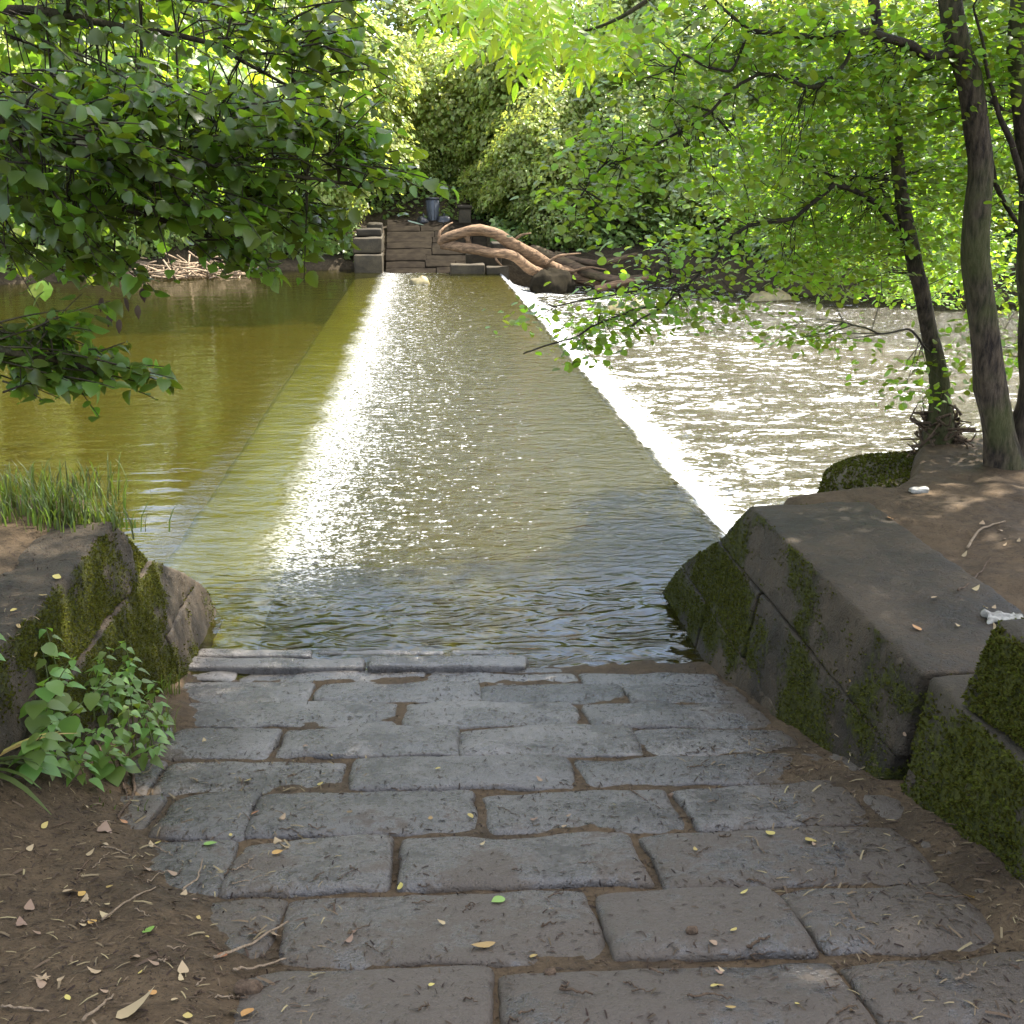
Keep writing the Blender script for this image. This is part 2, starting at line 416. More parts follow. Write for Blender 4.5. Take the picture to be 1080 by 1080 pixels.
def water_mat():
    m, nt, o = nmat('river_water'); b = NB(nt); P = b.wpos(); x, y, z = b.sep(P)
    # zones across the flow (x): pool | smooth lip over the sill | ford | fall | tail water
    wob = b.math('MULTIPLY', b.math('SUBTRACT', b.noise(P, .9, 4, .7), .5), .55)
    xw = b.math('ADD', x, wob)
    ford = b.math('MULTIPLY', b.mr(xw, -1.5, -.95), b.mr(x, 2.75, 2.55))
    lip = b.math('MULTIPLY', b.mr(x, -2.5, -2.2), b.mr(xw, -1.2, -1.4))
    tail = b.mr(x, 2.6, 2.9)
    far = b.mr(y, 10., 34.)
    # ripple heights: the current runs along +x, so crests are short in x and long in y near the ford edge
    big = b.noise(b.scale(P, .5, 1.15, 1.), 4.6, 1.5, .45, 2.2)
    rip = b.noise(b.scale(P, .75, 1.25, 1.), 9., 4, .62, .8)
    fine = b.noise(b.scale(P, .8, 1.2, 1.), 34., 3, .6, .5)
    midw = b.noise(b.scale(P, .7, 1.3, 1.), 3.4, 3, .6, 1.0)
    tailw = b.noise(b.scale(P, .55, 1.5, 1.), 3.2, 5, .65, .6)
    pool = b.noise(b.scale(P, .6, 1.6, 1.), 2.6, 3, .5, .3)
    calm_near = b.math('MULTIPLY', b.mr(y, 9.0, 7.4), b.mr(x, -2.2, -1.3))                               # slack water in front of the ramp
    white_side = b.mr(xw, 1.9, -1.1)
    ford_amp = b.math('MULTIPLY', ford, b.math('ADD', 1.1, b.math('MULTIPLY', white_side, .6)))
    nearband = b.math('MULTIPLY', b.math('MULTIPLY', b.mr(y, 7.4, 8.6), b.mr(y, 16., 10.)), b.mr(xw, 1.8, .2))
    ford_amp = b.math('MULTIPLY', ford_amp, b.math('ADD', 1., b.math('MULTIPLY', nearband, .8)))
    ford_amp = b.math('MULTIPLY', ford_amp, b.mr(calm_near, 0., 1., 1., .12))
    h = b.math('ADD', b.math('MULTIPLY', pool, b.math('MULTIPLY', b.math('SUBTRACT', 1., tail), .010)),
        b.math('ADD', b.math('MULTIPLY', b.math('ADD', b.math('MULTIPLY', midw, .028), b.math('ADD', b.math('MULTIPLY', rip, .013), b.math('MULTIPLY', fine, .0032))), ford_amp),
        b.math('ADD', b.math('MULTIPLY', lip, b.math('MULTIPLY', rip, .006)),
        b.math('ADD', b.math('MULTIPLY', tail, b.math('ADD', b.math('MULTIPLY', tailw, .15), b.math('MULTIPLY', rip, .05))),
        b.math('MULTIPLY', calm_near, b.math('MULTIPLY', big, .036))))))
    nrm = b.bump(h, 1.0, 1.0)
    # white water at the fall, plus sun glints painted as white
    fo1 = b.noise(b.scale(P, .8, 1.2, 1.), 22., 4, .7)
    fo2 = b.noise(b.scale(P, .5, 1.8, 1.), 1.5, 5, .65)
    fo3 = b.noise(b.scale(P, .6, 1.5, 1.), 9., 3, .6)
    edge_w = b.mr(xw, -.1, -1.25)
    glint_ford = b.math('MULTIPLY', ford, b.mr(b.math('SUBTRACT', b.math('ADD', b.math('MULTIPLY', fo1, .6), b.math('MULTIPLY', fine, .4)), b.math('MULTIPLY', edge_w, .115)), .40, .34))  # sun glint and sky sheen off the ripples, painted as white speckle
    glint_ford = b.math('MULTIPLY', b.math('MULTIPLY', glint_ford, .5), b.math('MULTIPLY', b.mr(xw, .9, -1.0), b.mr(y, 7.4, 9.)))
    spk = b.math('MULTIPLY', b.math('MULTIPLY', b.mr(b.math('ADD', b.math('MULTIPLY', fo1, .55), b.math('MULTIPLY', fo3, .45)), b.mr(xw, -1., 2.4, .555, .64), b.mr(xw, -1., 2.4, .60, .685)), b.mr(y, 7.6, 10.)), b.math('MULTIPLY', ford, .8))  # sun sparkles across the ford, painted on as white flecks
    glint_ford = b.math('MAXIMUM', glint_ford, spk)
    fs = b.noise(b.scale(P, .35, 2.2, .35), 5., 4, .65, .4)
    f_fall = b.mr(b.math('SUBTRACT', b.math('ADD', fs, b.math('MULTIPLY', fo1, .5)), b.mr(x, 2.85, 4.8, .0, .55)), .56, .74)
    f_fall = b.math('MULTIPLY', f_fall, b.mr(b.math('ADD', x, b.math('MULTIPLY', b.math('SUBTRACT', fs, .5), .25)), 2.58, 2.74))
    near_fall = b.mr(x, 22., 3.)
    foam_glint_tail = b.math('MULTIPLY', tail, b.mr(b.math('ADD', b.math('MULTIPLY', fo2, .5), b.math('ADD', b.math('ADD', b.math('MULTIPLY', fo1, .25), b.math('MULTIPLY', fo3, .5)), b.math('MULTIPLY', near_fall, .12))), .775, .85))  # white streaks below the fall, with sun sparkle painted in
    foam_glint = b.math('MINIMUM', b.math('MAXIMUM', glint_ford, b.math('MAXIMUM', f_fall, foam_glint_tail)), 1.)
    murk = b.n('ShaderNodeBsdfDiffuse'); b.set(murk.inputs[0], b.mix(b.noise(P, .25, 2), (.024, .0245, .0040), (.031, .029, .0055))); 
    clear = b.n('ShaderNodeBsdfTransparent'); clear.inputs[0].default_value = (.78, .72, .34, 1)
    body = b.shmix(.6, murk.outputs[0], clear.outputs[0])
    gl = b.n('ShaderNodeBsdfGlossy'); b.set(gl.inputs['Roughness'], b.math('ADD', .03, b.math('MULTIPLY', tail, .12))); b.set(gl.inputs['Normal'], nrm)
    fr = b.n('ShaderNodeFresnel'); fr.inputs['IOR'].default_value = 1.33; b.set(fr.inputs['Normal'], nrm)
    w = b.shmix(fr.outputs[0], body, gl.outputs[0])
    fd = b.pbr((.80, .80, .78), .6, nrm, .3)
    b.out(o, b.shmix(foam_glint, w, fd))
    return m

M = {}
M['mud'] = mud_mat()
M['paving'] = stone_mat('paving_stone', (.030, .025, .021), (.112, .100, .089), (.10, .52), True, bump=.8)
M['wall'] = stone_mat('wall_stone', (.012, .009, .005), (.066, .048, .029), (.5, .85), False, .75, bump=1.0)
M['wall_mossy'] = stone_mat('mossy_wall_stone', (.02, .015, .009), (.05, .04, .025), (.6, .9), False, 1.2, bump=.7)
M['far_stone'] = stone_mat('far_stone', (.016, .013, .008), (.050, .040, .024), (.7, .9), False, 0)
M['far_paving'] = plain('far_paving', (.016, .0125, .008), (.008, .006, .004), 1., 3, .6, .05)
M['weir'] = stone_mat('weir_stone', (.020, .019, .006), (.055, .050, .016), (.5, .8), False, 0)
M['bed'] = soil_mat('river_bed', (.045, .036, .012), (.085, .066, .025))
M['bank'] = soil_mat('bank_soil', (.020, .015, .008), (.060, .044, .024))
M['water'] = water_mat()
M['bark'] = barkmat('bark', (.010, .007, .005), (.075, .055, .035), .5, 1.6)
M['bark_dark'] = barkmat('bark_dark', (.012, .009, .006), (.045, .033, .022), .2)
M['bark_far'] = barkmat('bark_far', (.05, .038, .025), (.13, .10, .065), .2)
M['deadwood'] = barkmat('deadwood', (.055, .034, .019), (.20, .125, .070), 0, .7, True)
M['deadwood_dark'] = barkmat('deadwood_dark', (.03, .02, .012), (.10, .066, .04), .2, .5, True)
M['leaf_near'] = leafmat('leaf_near', (.055, .092, .016), (.17, .275, .014), .36, .5, .5)
M['leaf_lime'] = leafmat('leaf_lime', (.11, .17, .020), (.26, .38, .02), .45, .55, .35)
M['leaf_haw'] = leafmat('leaf_haw', (.085, .14, .016), (.27, .42, .02), .42, .55, .45)
M['leaf_ash'] = leafmat('leaf_ash', (.12, .20, .014), (.42, .58, .02), .5, .65, .2)
M['leaf_canopy'] = leafmat('leaf_canopy', (.06, .10, .03), (.10, .15, .03), .5, .2, .3)
FAR = [leafmat('leaf_far_pale', (.20, .25, .075), (.38, .46, .085), .36, .5, .4, .6),
       leafmat('leaf_far_yellow', (.20, .24, .055), (.42, .48, .07), .42, .5, .4),
       leafmat('leaf_far_mid', (.14, .20, .055), (.30, .40, .06), .42, .5, .4),
       leafmat('leaf_far_grey', (.18, .23, .12), (.30, .38, .12), .34, .48, .4, .6),
       leafmat('leaf_far_dark', (.12, .155, .030), (.26, .31, .035), .5, .45, .4)]
M['nettle'] = leafmat('nettle_leaf', (.095, .16, .030), (.20, .32, .025), .5, .4, .3)
M['grass'] = leafmat('grass_blade', (.055, .075, .014), (.12, .16, .016), .55, .45, .7)
M['stem'] = plain('plant_stem', (.10, .12, .03), None, .6)
M['moss'] = leafmat('moss_tuft', (.052, .053, .007), (.085, .085, .009), .8, .3, .6, .1)
M['dry_yellow'] = leafmat('dry_leaf_yellow', (.36, .27, .08), (.30, .20, .04), .6, .25, .3)
M['dry_tan'] = leafmat('dry_leaf_tan', (.27, .19, .11), (.16, .10, .05), .65, .2, .4)
M['dry_orange'] = leafmat('dry_leaf_orange', (.33, .16, .05), (.20, .09, .02), .6, .2, .3)
M['fresh_green'] = leafmat('fallen_leaf_green', (.17, .27, .05), (.2, .3, .04), .5, .25, .2)
M['dead_brown'] = leafmat('dead_leaf_brown', (.045, .025, .014), (.04, .02, .01), .7, .2, .3)
M['twig'] = barkmat('twig', (.05, .032, .02), (.12, .08, .05), 0, 2)
M['twig_pale'] = barkmat('twig_pale', (.17, .12, .075), (.28, .21, .14), 0, 2)
M['white'] = plain('white_scrap', (.26, .245, .21), (.13, .12, .10), .7, 20)
M['rock'] = plain('river_rock', (.17, .14, .055), (.08, .066, .03), .6, 4)
M['bin'] = plain('bin_grey', (.055, .062, .072), (.04, .045, .053), .5, 6, .1)
M['black'] = plain('black_plastic', (.012, .012, .013), (.02, .02, .022), .4, 10, .3)
M['bits'] = leafmat('litter_bits', (.035, .023, .015), (.02, .012, .008), .85, .05, .9, .2)

# ------------------------------------------------------------------ near bank ground
FACE_R0, FACE_R1 = 1.77, 1.95        # right wall face x at z=0 and z=1.12
FACE_L0, FACE_L1 = -1.53, -1.72
def near_ground(x, y):
    zr = R0 - RS * y
    zr = np.where(y > 5.9, np.maximum(zr, R0 - RS * 5.9 - .20 * (y - 5.9)), zr)
    # dirt sits just below the paving tops, and creeps over it at the margins
    wobble = f2(x, y, .9, 3, 1) * .25
    cover = sstep(-.35, -1.05, x + wobble - .16 * (y - 2.3) * -1) * sstep(6.2, 3.0, y)
    leftedge = np.interp(y, [1.5, 2.4, 2.9, 3.2, 3.75, 4.5, 6.0], [-.42, -.52, -.62, -.84, -1.16, -1.30, -1.5])   # where the mud begins on the left
    cover = sstep(.16, -.22, x - leftedge + wobble * .7)
    coverR = sstep(1.46, 1.82, x + wobble * .6) * sstep(5.2, 3.4, y)
    z = zr - .034 + .074 * cover + .066 * coverR
    z = z + f2(x, y, 5, 4, 2) * .010 + f2(x, y, 22, 3, 3) * .0045
    z = z + (cover + coverR) * .016 * f2(x, y, 3.6, 4, 14)
    # left bank
    lt = 1.19 + .03 * f2(x, y, 1.4, 3, 4) + .03 * sstep(-1.95, -2.3, x)
    slopeL = sstep(-1.30, -2.35, x) * sstep(5.0, 3.6, y)
    stepL = sstep(-1.78, -2.02, x) * sstep(3.7, 4.4, y)
    w = np.maximum(slopeL, stepL)
    z = z * (1 - w) + lt * w
    # right bank
    rt = 1.085 + .04 * f2(x, y, 1.1, 3, 5) + .05 * sstep(2.6, 3.4, x) + .012 * f2(x, y, 7, 3, 6)
    stepR = sstep(2.06, 2.3, x)
    z = z * (1 - stepR) + rt * stepR
    z = z + stepR * sstep(4.2, 3.4, y) * .33
    # bank ends at the water
    e = 6.75 + .2 * f2(x, y, .5, 2, 8) + 1.15 * sstep(3.0, 3.9, x) + .3 * sstep(3.9, 6, x) - .1 * sstep(-1.6, -1.9, x)
    fall = sstep(e - .25, e + 1.0, y)
    bankmask = np.maximum(sstep(-1.6, -1.9, x), sstep(1.9, 2.2, x))
    z = z - fall * bankmask * 2.6
    z = np.where((x > -1.9) & (x < 1.9), z - 1.2 * sstep(6.9, 8.2, y), z)
    return z
def grid_mesh(name, xs, ys, zf, mat):
    X, Y = np.meshgrid(xs, ys); Z = zf(X, Y)
    V = np.stack([X, Y, Z], -1).reshape(-1, 3)
    nx, ny = len(xs), len(ys)
    i = np.arange(ny - 1)[:, None] * nx + np.arange(nx - 1)[None]
    i = i.ravel()
    return mesh_np(name, V, [np.stack([i, i + 1, i + nx + 1, i + nx], 1)], mat)
xs = np.concatenate([np.arange(-30, -4, .8), np.arange(-4, 5.4, .03), np.arange(5.4, 40, .9)])
ys = np.concatenate([np.arange(-14, 1.6, .6), np.arange(1.6, 8.8, .03), np.arange(8.8, 12, .3)])
ground = obj('ground', grid_mesh('ground', xs, ys, near_ground, M['mud'])); tag(ground, kind='structure')
ground['label'] = 'trodden brown mud bank with leaf litter beside the stone ramp'

# ------------------------------------------------------------------ river bed, weir, water
def bed_z(x, y): return -1.6 + .12 * f2(x, y, .4, 3, 11)
bed = obj('river_bed', grid_mesh('river_bed', np.linspace(-90, 90, 60), np.linspace(-30, 70, 40), bed_z, M['bed'])); tag(bed, kind='structure')

weir = thing('weir', (0, 22, -1.6), 'long straight stone weir under shallow water, joining both river banks', 'weir')
def prism_y(prof, y0, y1, ny, amp, seed):
    prof = np.array(prof, float); ysn = np.linspace(y0, y1, ny); k = len(prof)
    V = np.concatenate([np.stack([prof[:, 0], np.full(k, yy), prof[:, 1]], 1) for yy in ysn])
    V[:, 2] += amp * fbm(V * 2.1 + seed, 3); V[:, 0] += amp * fbm(V * 2.1 + seed + 9, 3)
    i = np.arange(k); q = []
    for j in range(ny - 1): q.append(np.stack([j * k + i, j * k + (i + 1) % k, (j + 1) * k + (i + 1) % k, (j + 1) * k + i], 1))
    return V, [np.concatenate(q), np.arange(k)[::-1], (ny - 1) * k + np.arange(k)]
V, F = prism_y([(-1.18, -1.55), (-1.18, -.05), (0, -.055), (1.4, -.06), (2.56, -.055), (2.62, -.12), (3.1, -.7), (3.3, -1.55)], 6.4, 38.4, 160, .012, 1)
obj('crest', mesh_np('crest', V - [0, 22, -1.6], F, M['weir']), weir)
V, F = prism_y([(-2.45, -1.55), (-2.36, -.30), (-2.2, -.16), (-1.6, -.10), (-1.19, -.07), (-1.19, -1.55)], 6.4, 37.6, 150, .018, 2)
obj('sill', mesh_np('sill', V - [0, 22, -1.6], F, stone_mat('algae_stone', (.060, .070, .015), (.135, .145, .031), (.5, .8), False, 0)), weir)

def water_z(x, y):
    z = np.interp(x, [-200, -2.4, -1.9, -1.35, -1.1, 2.45, 2.62, 2.8, 3.05, 3.35, 3.7, 200],
                  [.045, .045, .038, .018, -.004, -.002, -.03, -.17, -.42, -.60, -.63, -.60])
    ford = sstep(-1.35, -1.1, x) * sstep(2.7, 2.5, x)
    tail = sstep(2.6, 3.3, x)
    near = sstep(20, 9, y)
    z = z + ford * (.004 + .004 * sstep(1.5, -1, x)) * f2(x, y, 5., 3, 21) * sstep(6.6, 8.2, y)
    z = z + .004 * f2(x, y * 1.6, 1.6, 2, 22) * (1 - tail)
    z = z + tail * (.045 * f2(x * .7, y * 1.5, 1.1, 3, 23) + .05 * sstep(6, 3, x) * f2(x, y, 2.6, 3, 24))
    lipn = sstep(2.5, 2.62, x) * sstep(3.3, 2.7, x)
    z = z + lipn * .05 * f2(x * .5, y, 2.2, 4, 25)
    return z
xs = np.concatenate([np.linspace(-90, -8, 30), np.arange(-7.8, -2.6, .25), np.arange(-2.6, 3.9, .06), np.arange(3.9, 12, .2), np.arange(12.2, 30, .6), np.linspace(31, 90, 20)])
ys = np.concatenate([np.linspace(-25, 5.6, 14), np.arange(5.9, 14, .06), np.arange(14, 42, .14), np.linspace(42.5, 60, 8)])
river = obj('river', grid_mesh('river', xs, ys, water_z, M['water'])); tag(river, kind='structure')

# ------------------------------------------------------------------ far bank terrain
def shore(x):
    return np.interp(x, [-60, -25, -14, -9, -6.5, -3, 3, 5, 8, 16, 25, 60], [18, 27, 32.5, 36.0, 38.6, 38.4, 39.0, 39.8, 39.6, 33.8, 30, 20])
def far_z(x, y):
    d = y - shore(x) - .5 * f2(x, y * 0, .35, 3, 31)
    z = np.interp(d, [-6, -.6, 0, .5, 1.6, 5, 12, 30, 70], [-2.2, -1.7, -.5, .25, .8, 1.7, 4.0, 7, 11])
    # hollow for the landing ramp
    lm = sstep(-2.4, -2.0, x) * sstep(2.9, 2.5, x) * sstep(46, 43.5, y)
    zl = np.clip((y - 37.9) * .36 - .08, -2, 1.42) - .12
    z = z * (1 - lm) + np.minimum(zl, z) * lm
    return z + f2(x, y, .7, 4, 32) * .18 * (1 - lm)
xs = np.concatenate([np.linspace(-80, -12, 50), np.arange(-11.8, 14, .22), np.linspace(14.5, 90, 60)])
ys = np.concatenate([np.arange(12, 30, .8), np.arange(30, 46, .25), np.linspace(46.5, 120, 50)])
farb = obj('far_bank', grid_mesh('far_bank', xs, ys, far_z, M['bank'])); tag(farb, kind='structure')
def farz1(x, y): return float(far_z(np.array([float(x)]), np.array([float(y)]))[0])

# ------------------------------------------------------------------ paving of the ramp
pav = obj('pavement', None, None, (0, 4, R0 - RS * 4)); tag(pav, 'sloping ramp of worn grey stone setts going down into the river', None, None, 'structure')
# row boundaries: photo y at x=300 and x=900 ; stones: photo x of joints (left,right) at mid row
ROWB = [(1200, 1180), (1102, 1086), (1017, 1004), (938, 928), (879, 867), (832, 821), (796, 790), (763, 763), (737, 738), (717, 722), (704, 709.5)]
ROWS = [[(40, 430), (440, 780), (790, 1180)],
        [(60, 232), (236, 520), (530, 898), (908, 1200)],
        [(70, 288), (296, 626), (640, 838), (843, 1045), (1050, 1190)],
        [(80, 240), (246, 410), (420, 676), (687, 972), (978, 1100)],
        [(60, 160), (168, 262), (268, 501), (513, 716), (724, 905), (910, 1010)],
        [(60, 160), (168, 361), (371, 605), (613, 880), (885, 960)],
        [(90, 172), (177, 290), (295, 481), (487, 671), (675, 838)],
        [(110, 163), (168, 417), (427, 611), (619, 806)],
        [(120, 165), (170, 328), (334, 507), (511, 658), (662, 783)],
        [(150, 184), (188, 249), (253, 446), (451, 610), (613, 760)]]
rs = np.random.default_rng(11)
def paver(ptsxy, lift=0., zfun=None, thick=.16, r=.028, seed=0, tilt=(0, 0)):
    """ptsxy: bl, br, tl, tr world points on the ramp"""
    P = [np.array(p, float) for p in ptsxy]
    c = sum(P) / 4
    top = []
    for p in P:
        q = p.copy(); q[2] += lift + tilt[0] * (p[0] - c[0]) + tilt[1] * (p[1] - c[1]); top.append(q)
    bot = [q - np.array([0, 0, thick]) for q in top]
    C8 = [bot[0], bot[1], bot[2], bot[3], top[0], top[1], top[2], top[3]]
    L = np.linalg.norm(P[1] - P[0]); W = np.linalg.norm(P[2] - P[0])
    V, F = rblock(C8, (max(5, int(L / .05)), max(4, int(W / .05)), 2), r, .006, seed, 5)
    # worn: pillow the top, ragged the outline
    rel = V - c
    u = np.clip(np.abs((V - P[0]) @ norm(P[1] - P[0]) / L * 2 - 1), 0, 1); v = np.clip(np.abs((V - P[0]) @ norm(P[2] - P[0]) / W * 2 - 1), 0, 1)
    topm = sstep(-thick * .6, 0, V[:, 2] - (R0 - RS * V[:, 1]) - lift)
    V[:, 2] += topm * (-.010 * u ** 6 - .020 * v ** 4)
    V[:, 2] += topm * .011 * fbm(V * 3.4 + seed, 4)
    V[:, 1] += .017 * fbm(V * 3.6 + seed + 40, 4) ; V[:, 0] += .017 * fbm(V * 3.6 + seed + 80, 4)
    return V, F
k = 0
for ri, stones in enumerate(ROWS):
    b, t = ROWB[ri], ROWB[ri + 1]
    for (xa, xb) in stones:
        def yy(pair, x): return pair[0] + (pair[1] - pair[0]) * (x - 300) / 600
        xm0, xm1 = xa, xb
        # joints run along world Y: find the world X of each end at mid row
        xa -= 2.5; xb += 2.5; ym = (yy(b, xa) + yy(t, xa)) / 2; Xa = atramp(xa, ym)[0]
        ym = (yy(b, xb) + yy(t, xb)) / 2; Xb = atramp(xb, ym)[0]
        def wy(pair, X):
            a = atramp(300, pair[0]); c_ = atramp(900, pair[1]); f_ = (X - a[0]) / (c_[0] - a[0]); return a[1] + (c_[1] - a[1]) * f_
        g = .017
        pts = []
        for pair, s in ((b, 1), (t, -1)):
            for X in (Xa, Xb):
                Yv = wy(pair, X) + s * g
                pts.append((X + rs.normal(0, .006), Yv + rs.normal(0, .008), R0 - RS * Yv))
        V, F = paver(pts, rs.normal(0, .006), seed=k + 1, r=.03, tilt=(rs.normal(0, .008), rs.normal(0, .012)))
        c0 = V.mean(0)
        obj('paving_stone', mesh_np('paving_stone', V - c0, F, M['paving']), pav, c0 - np.array(pav.location)); k += 1
# uneven last courses at the water's edge
def edge_stone(px, z0, z1, seed, thick=.16, r=.03):
    global k
    bl, br, tl, tr = [atz(x, y, (z0 if i < 2 else z1)) for i, (x, y) in enumerate(px)]
    V, F = rblock([bl - [0, 0, thick], br - [0, 0, thick], tl - [0, 0, thick], tr - [0, 0, thick], bl, br, tl, tr], (12, 5, 2), r, .012, seed, 5)
    c0 = V.mean(0); obj('paving_stone', mesh_np('paving_stone', V - c0, F, M['paving']), pav, c0 - np.array(pav.location)); k += 1
edge_stone([(192, 703), (384, 703), (200, 692), (384, 693)], .055, .04, 301)
edge_stone([(388, 702), (556, 702), (390, 690), (557, 691)], .07, .055, 302)
edge_stone([(452, 710), (606, 710), (470, 703), (600, 704)], .03, .012, 307)
edge_stone([(206, 691), (330, 691), (209, 683), (330, 684)], .04, .025, 303)
edge_stone([(334, 689), (470, 689), (334, 684), (470, 684)], .012, .006, 304)
edge_stone([(474, 689), (540, 689), (474, 684), (540, 684)], .01, .002, 305)
edge_stone([(612, 712), (745, 714), (612, 704), (740, 705)], .02, -.005, 306)

# ------------------------------------------------------------------ walls
def face_r(z): return FACE_R0 + (FACE_R1 - FACE_R0) * z / 1.12
def face_l(z): return FACE_L0 + (FACE_L1 - FACE_L0) * z / 1.2
def moss_density(P): return fbm(np.asarray(P) * 2.4 + 5, 4)
def wblock(parent, name, side, y0, yb1, yt1, z0, z1, depth, seed, mat, amp=.018, r=.035, inset=0., yb0=None):
    if side > 0: xa0, xa1 = face_r(z0) + inset, face_r(z1) + inset; xb0, xb1 = xa0 + depth, xa1 + depth
    else: xb0, xb1 = face_l(z0) - inset, face_l(z1) - inset; xa0, xa1 = xb0 - depth, xb1 - depth
    yb0 = y0 if yb0 is None else yb0
    C8 = [(xa0, yb0, z0), (xb0, yb0, z0), (xa0, yb1, z0), (xb0, yb1, z0), (xa1, y0, z1), (xb1, y0, z1), (xa1, yt1, z1), (xb1, yt1, z1)]
    V, F = rblock(C8, (12, max(8, int((yb1 - y0) / .045)), 11), r, amp, seed, 3.2)
    V = V + .006 * np.stack([fbm(V * 17 + 3, 3), fbm(V * 17 + 13, 3), fbm(V * 17 + 23, 3)], 1)
    c0 = V.mean(0); me = mesh_np(name, V - c0, F, mat)
    at = me.attributes.new('moss', 'FLOAT', 'POINT'); at.data.foreach_set('value', moss_density(V).astype(np.float32))
    return obj(name, me, parent, c0 - np.array(parent.location)), (V, F)
wr = thing('stone_wall', (2.3, 5.8, 0), 'mossy stone block wall with flat coping right of the ramp', 'wall')
WB = []
WB.append(wblock(wr, 'coping_stone', 1, 3.86, 6.72, 6.25, .735, 1.12, .75, 41, M['wall'], .010, .024))
WB.append(wblock(wr, 'wall_block', 1, 5.80, 7.42, 6.72, .315, .728, .7, 42, M['wall'], .010, .018))
WB.append(wblock(wr, 'wall_block', 1, 3.92, 5.785, 5.785, .20, .728, .7, 43, M['wall'], .010, .018, .006))
WB.append(wblock(wr, 'wall_block', 1, 6.68, 8.15, 7.42, -.45, .308, .7, 44, M['wall'], .010, .018))
WB.append(wblock(wr, 'wall_block', 1, 5.0, 6.665, 6.665, -.3, .308, .7, 45, M['wall'], .010, .018, .004))
WB.append(wblock(wr, 'wall_block', 1, 3.70, 3.84, 3.84, .45, .735, .3, 46, M['wall'], .02, .06, .02))
nearw = thing('stone_wall', (2.4, 2.9, .5), 'thickly mossed pair of stone blocks at the near right corner', 'wall')
WM = []
WM.append(wblock(nearw, 'wall_block', 1, 2.1, 3.845, 3.845, .35, 1.13, .8, 47, M['wall_mossy'], .025, .03, .012))
WM.append(wblock(nearw, 'wall_block', 1, 2.0, 3.60, 3.54, 1.135, 1.48, .8, 48, M['wall_mossy'], .025, .035, .03))
wl = thing('stone_wall', (-1.9, 5.8, 0), 'moss grown stone wall end left of the ramp', 'wall')
WLft = []
WLft.append(wblock(wl, 'coping_stone', -1, 3.7, 6.42, 5.92, .805, 1.20, .34, 51, M['wall'], .020, .035))
WLft.append(wblock(wl, 'wall_block', -1, 5.55, 7.25, 6.42, .36, .80, .6, 52, M['wall'], .016, .018))
WLft.append(wblock(wl, 'wall_block', -1, 3.9, 5.53, 5.53, .1, .80, .6, 53, M['wall'], .016, .018, .005))
WLft.append(wblock(wl, 'wall_block', -1, 6.3, 8.0, 7.25, -.45, .355, .6, 54, M['wall'], .016, .018))
WLft.append(wblock(wl, 'wall_block', -1, 5.0, 6.28, 6.28, -.3, .355, .6, 55, M['wall'], .016, .018, .005))

# moss: real tufts on the upright faces
TUFT = (np.array([(-.5, 0, 0), (.5, 0, 0), (.12, .25, 1.), (-.4, .3, .1), (.3, -.35, .0), (0.5, .5, .75)]), [(0, 1, 2), (3, 4, 5)])
def scatter_on(V, F, n, rng):
    A, B, C, D = V[F[:, 0]], V[F[:, 1]], V[F[:, 2]], V[F[:, 3]]
    N = np.cross(C - A, D - B); ar = np.linalg.norm(N, axis=1); N = norm(N)
    i = rng.choice(len(F), n, p=ar / ar.sum())
    u, v = rng.random(n)[:, None], rng.random(n)[:, None]
    return (A[i] * (1 - u) + B[i] * u) * (1 - v) + (D[i] * (1 - u) + C[i] * u) * v, N[i]
def moss_on(parent, blocks, n, thr, rng, side, size=.016):
    mb = MB()
    for (o, (V, F)) in blocks:
        P, N = scatter_on(V, F, n, rng)
        dens = moss_density(P) + .35 * fbm(P * 11, 2)
        keep = (N[:, 2] < .8) & (dens + rng.normal(0, .22, len(P)) > thr) & (N[:, 0] * side < .4)
        P, N = P[keep], N[keep]
        if not len(P): continue
        X, Y, Z = frames(N + rng.normal(0, .35, P.shape) + [0, 0, .15], rng.normal(0, 1, P.shape))
        V2, F2 = bulk(*TUFT, P - N * .002, X, Y, Z, size * rng.uniform(.4, 1.2, len(P)))
        mb.add(V2, F2)
    o = obj('moss', mb.mesh('moss', M['moss'], parent.location, False), parent); o['kind'] = 'stuff'
moss_on(wr, WB, 36000, .06, RNG, 1, .013)
moss_on(nearw, WM, 50000, -.5, RNG, 1, .016)
moss_on(wl, WLft, 36000, .0, RNG, -1, .014)

# low mossy mound behind the wall end, under the trees
mm = thing('mossy_boulder', (3.55, 7.95, .75), 'low rounded mossy boulder under the thin tree by the river', 'boulder')
V, F = rblock(box8(2.98, 4.7, 6.85, 8.3, .1, 1.0), (16, 14, 7), .36, .05, 61, 1.6)
obj('rock', mesh_np('rock', V - np.array(mm.location), F, stone_mat('boulder_stone', (.04, .032, .018), (.09, .07, .04), (.7, .95), False, 0)), mm)
P, N = scatter_on(V, F, 26000, RNG); kp = N[:, 2] > .1; P, N = P[kp], N[kp]; kp = (fbm(P * 2.2, 3) > -.9); P, N = P[kp], N[kp]
X, Y, Z = frames(N + RNG.normal(0, .4, P.shape), RNG.normal(0, 1, P.shape)); V2, F2 = bulk(*TUFT, P, X, Y, Z, .022 * RNG.uniform(.4, 1.2, len(P)))
mo = obj('moss', mesh_np('moss', V2 - np.array(mm.location), F2, M['moss'], False), mm); mo['kind'] = 'stuff'

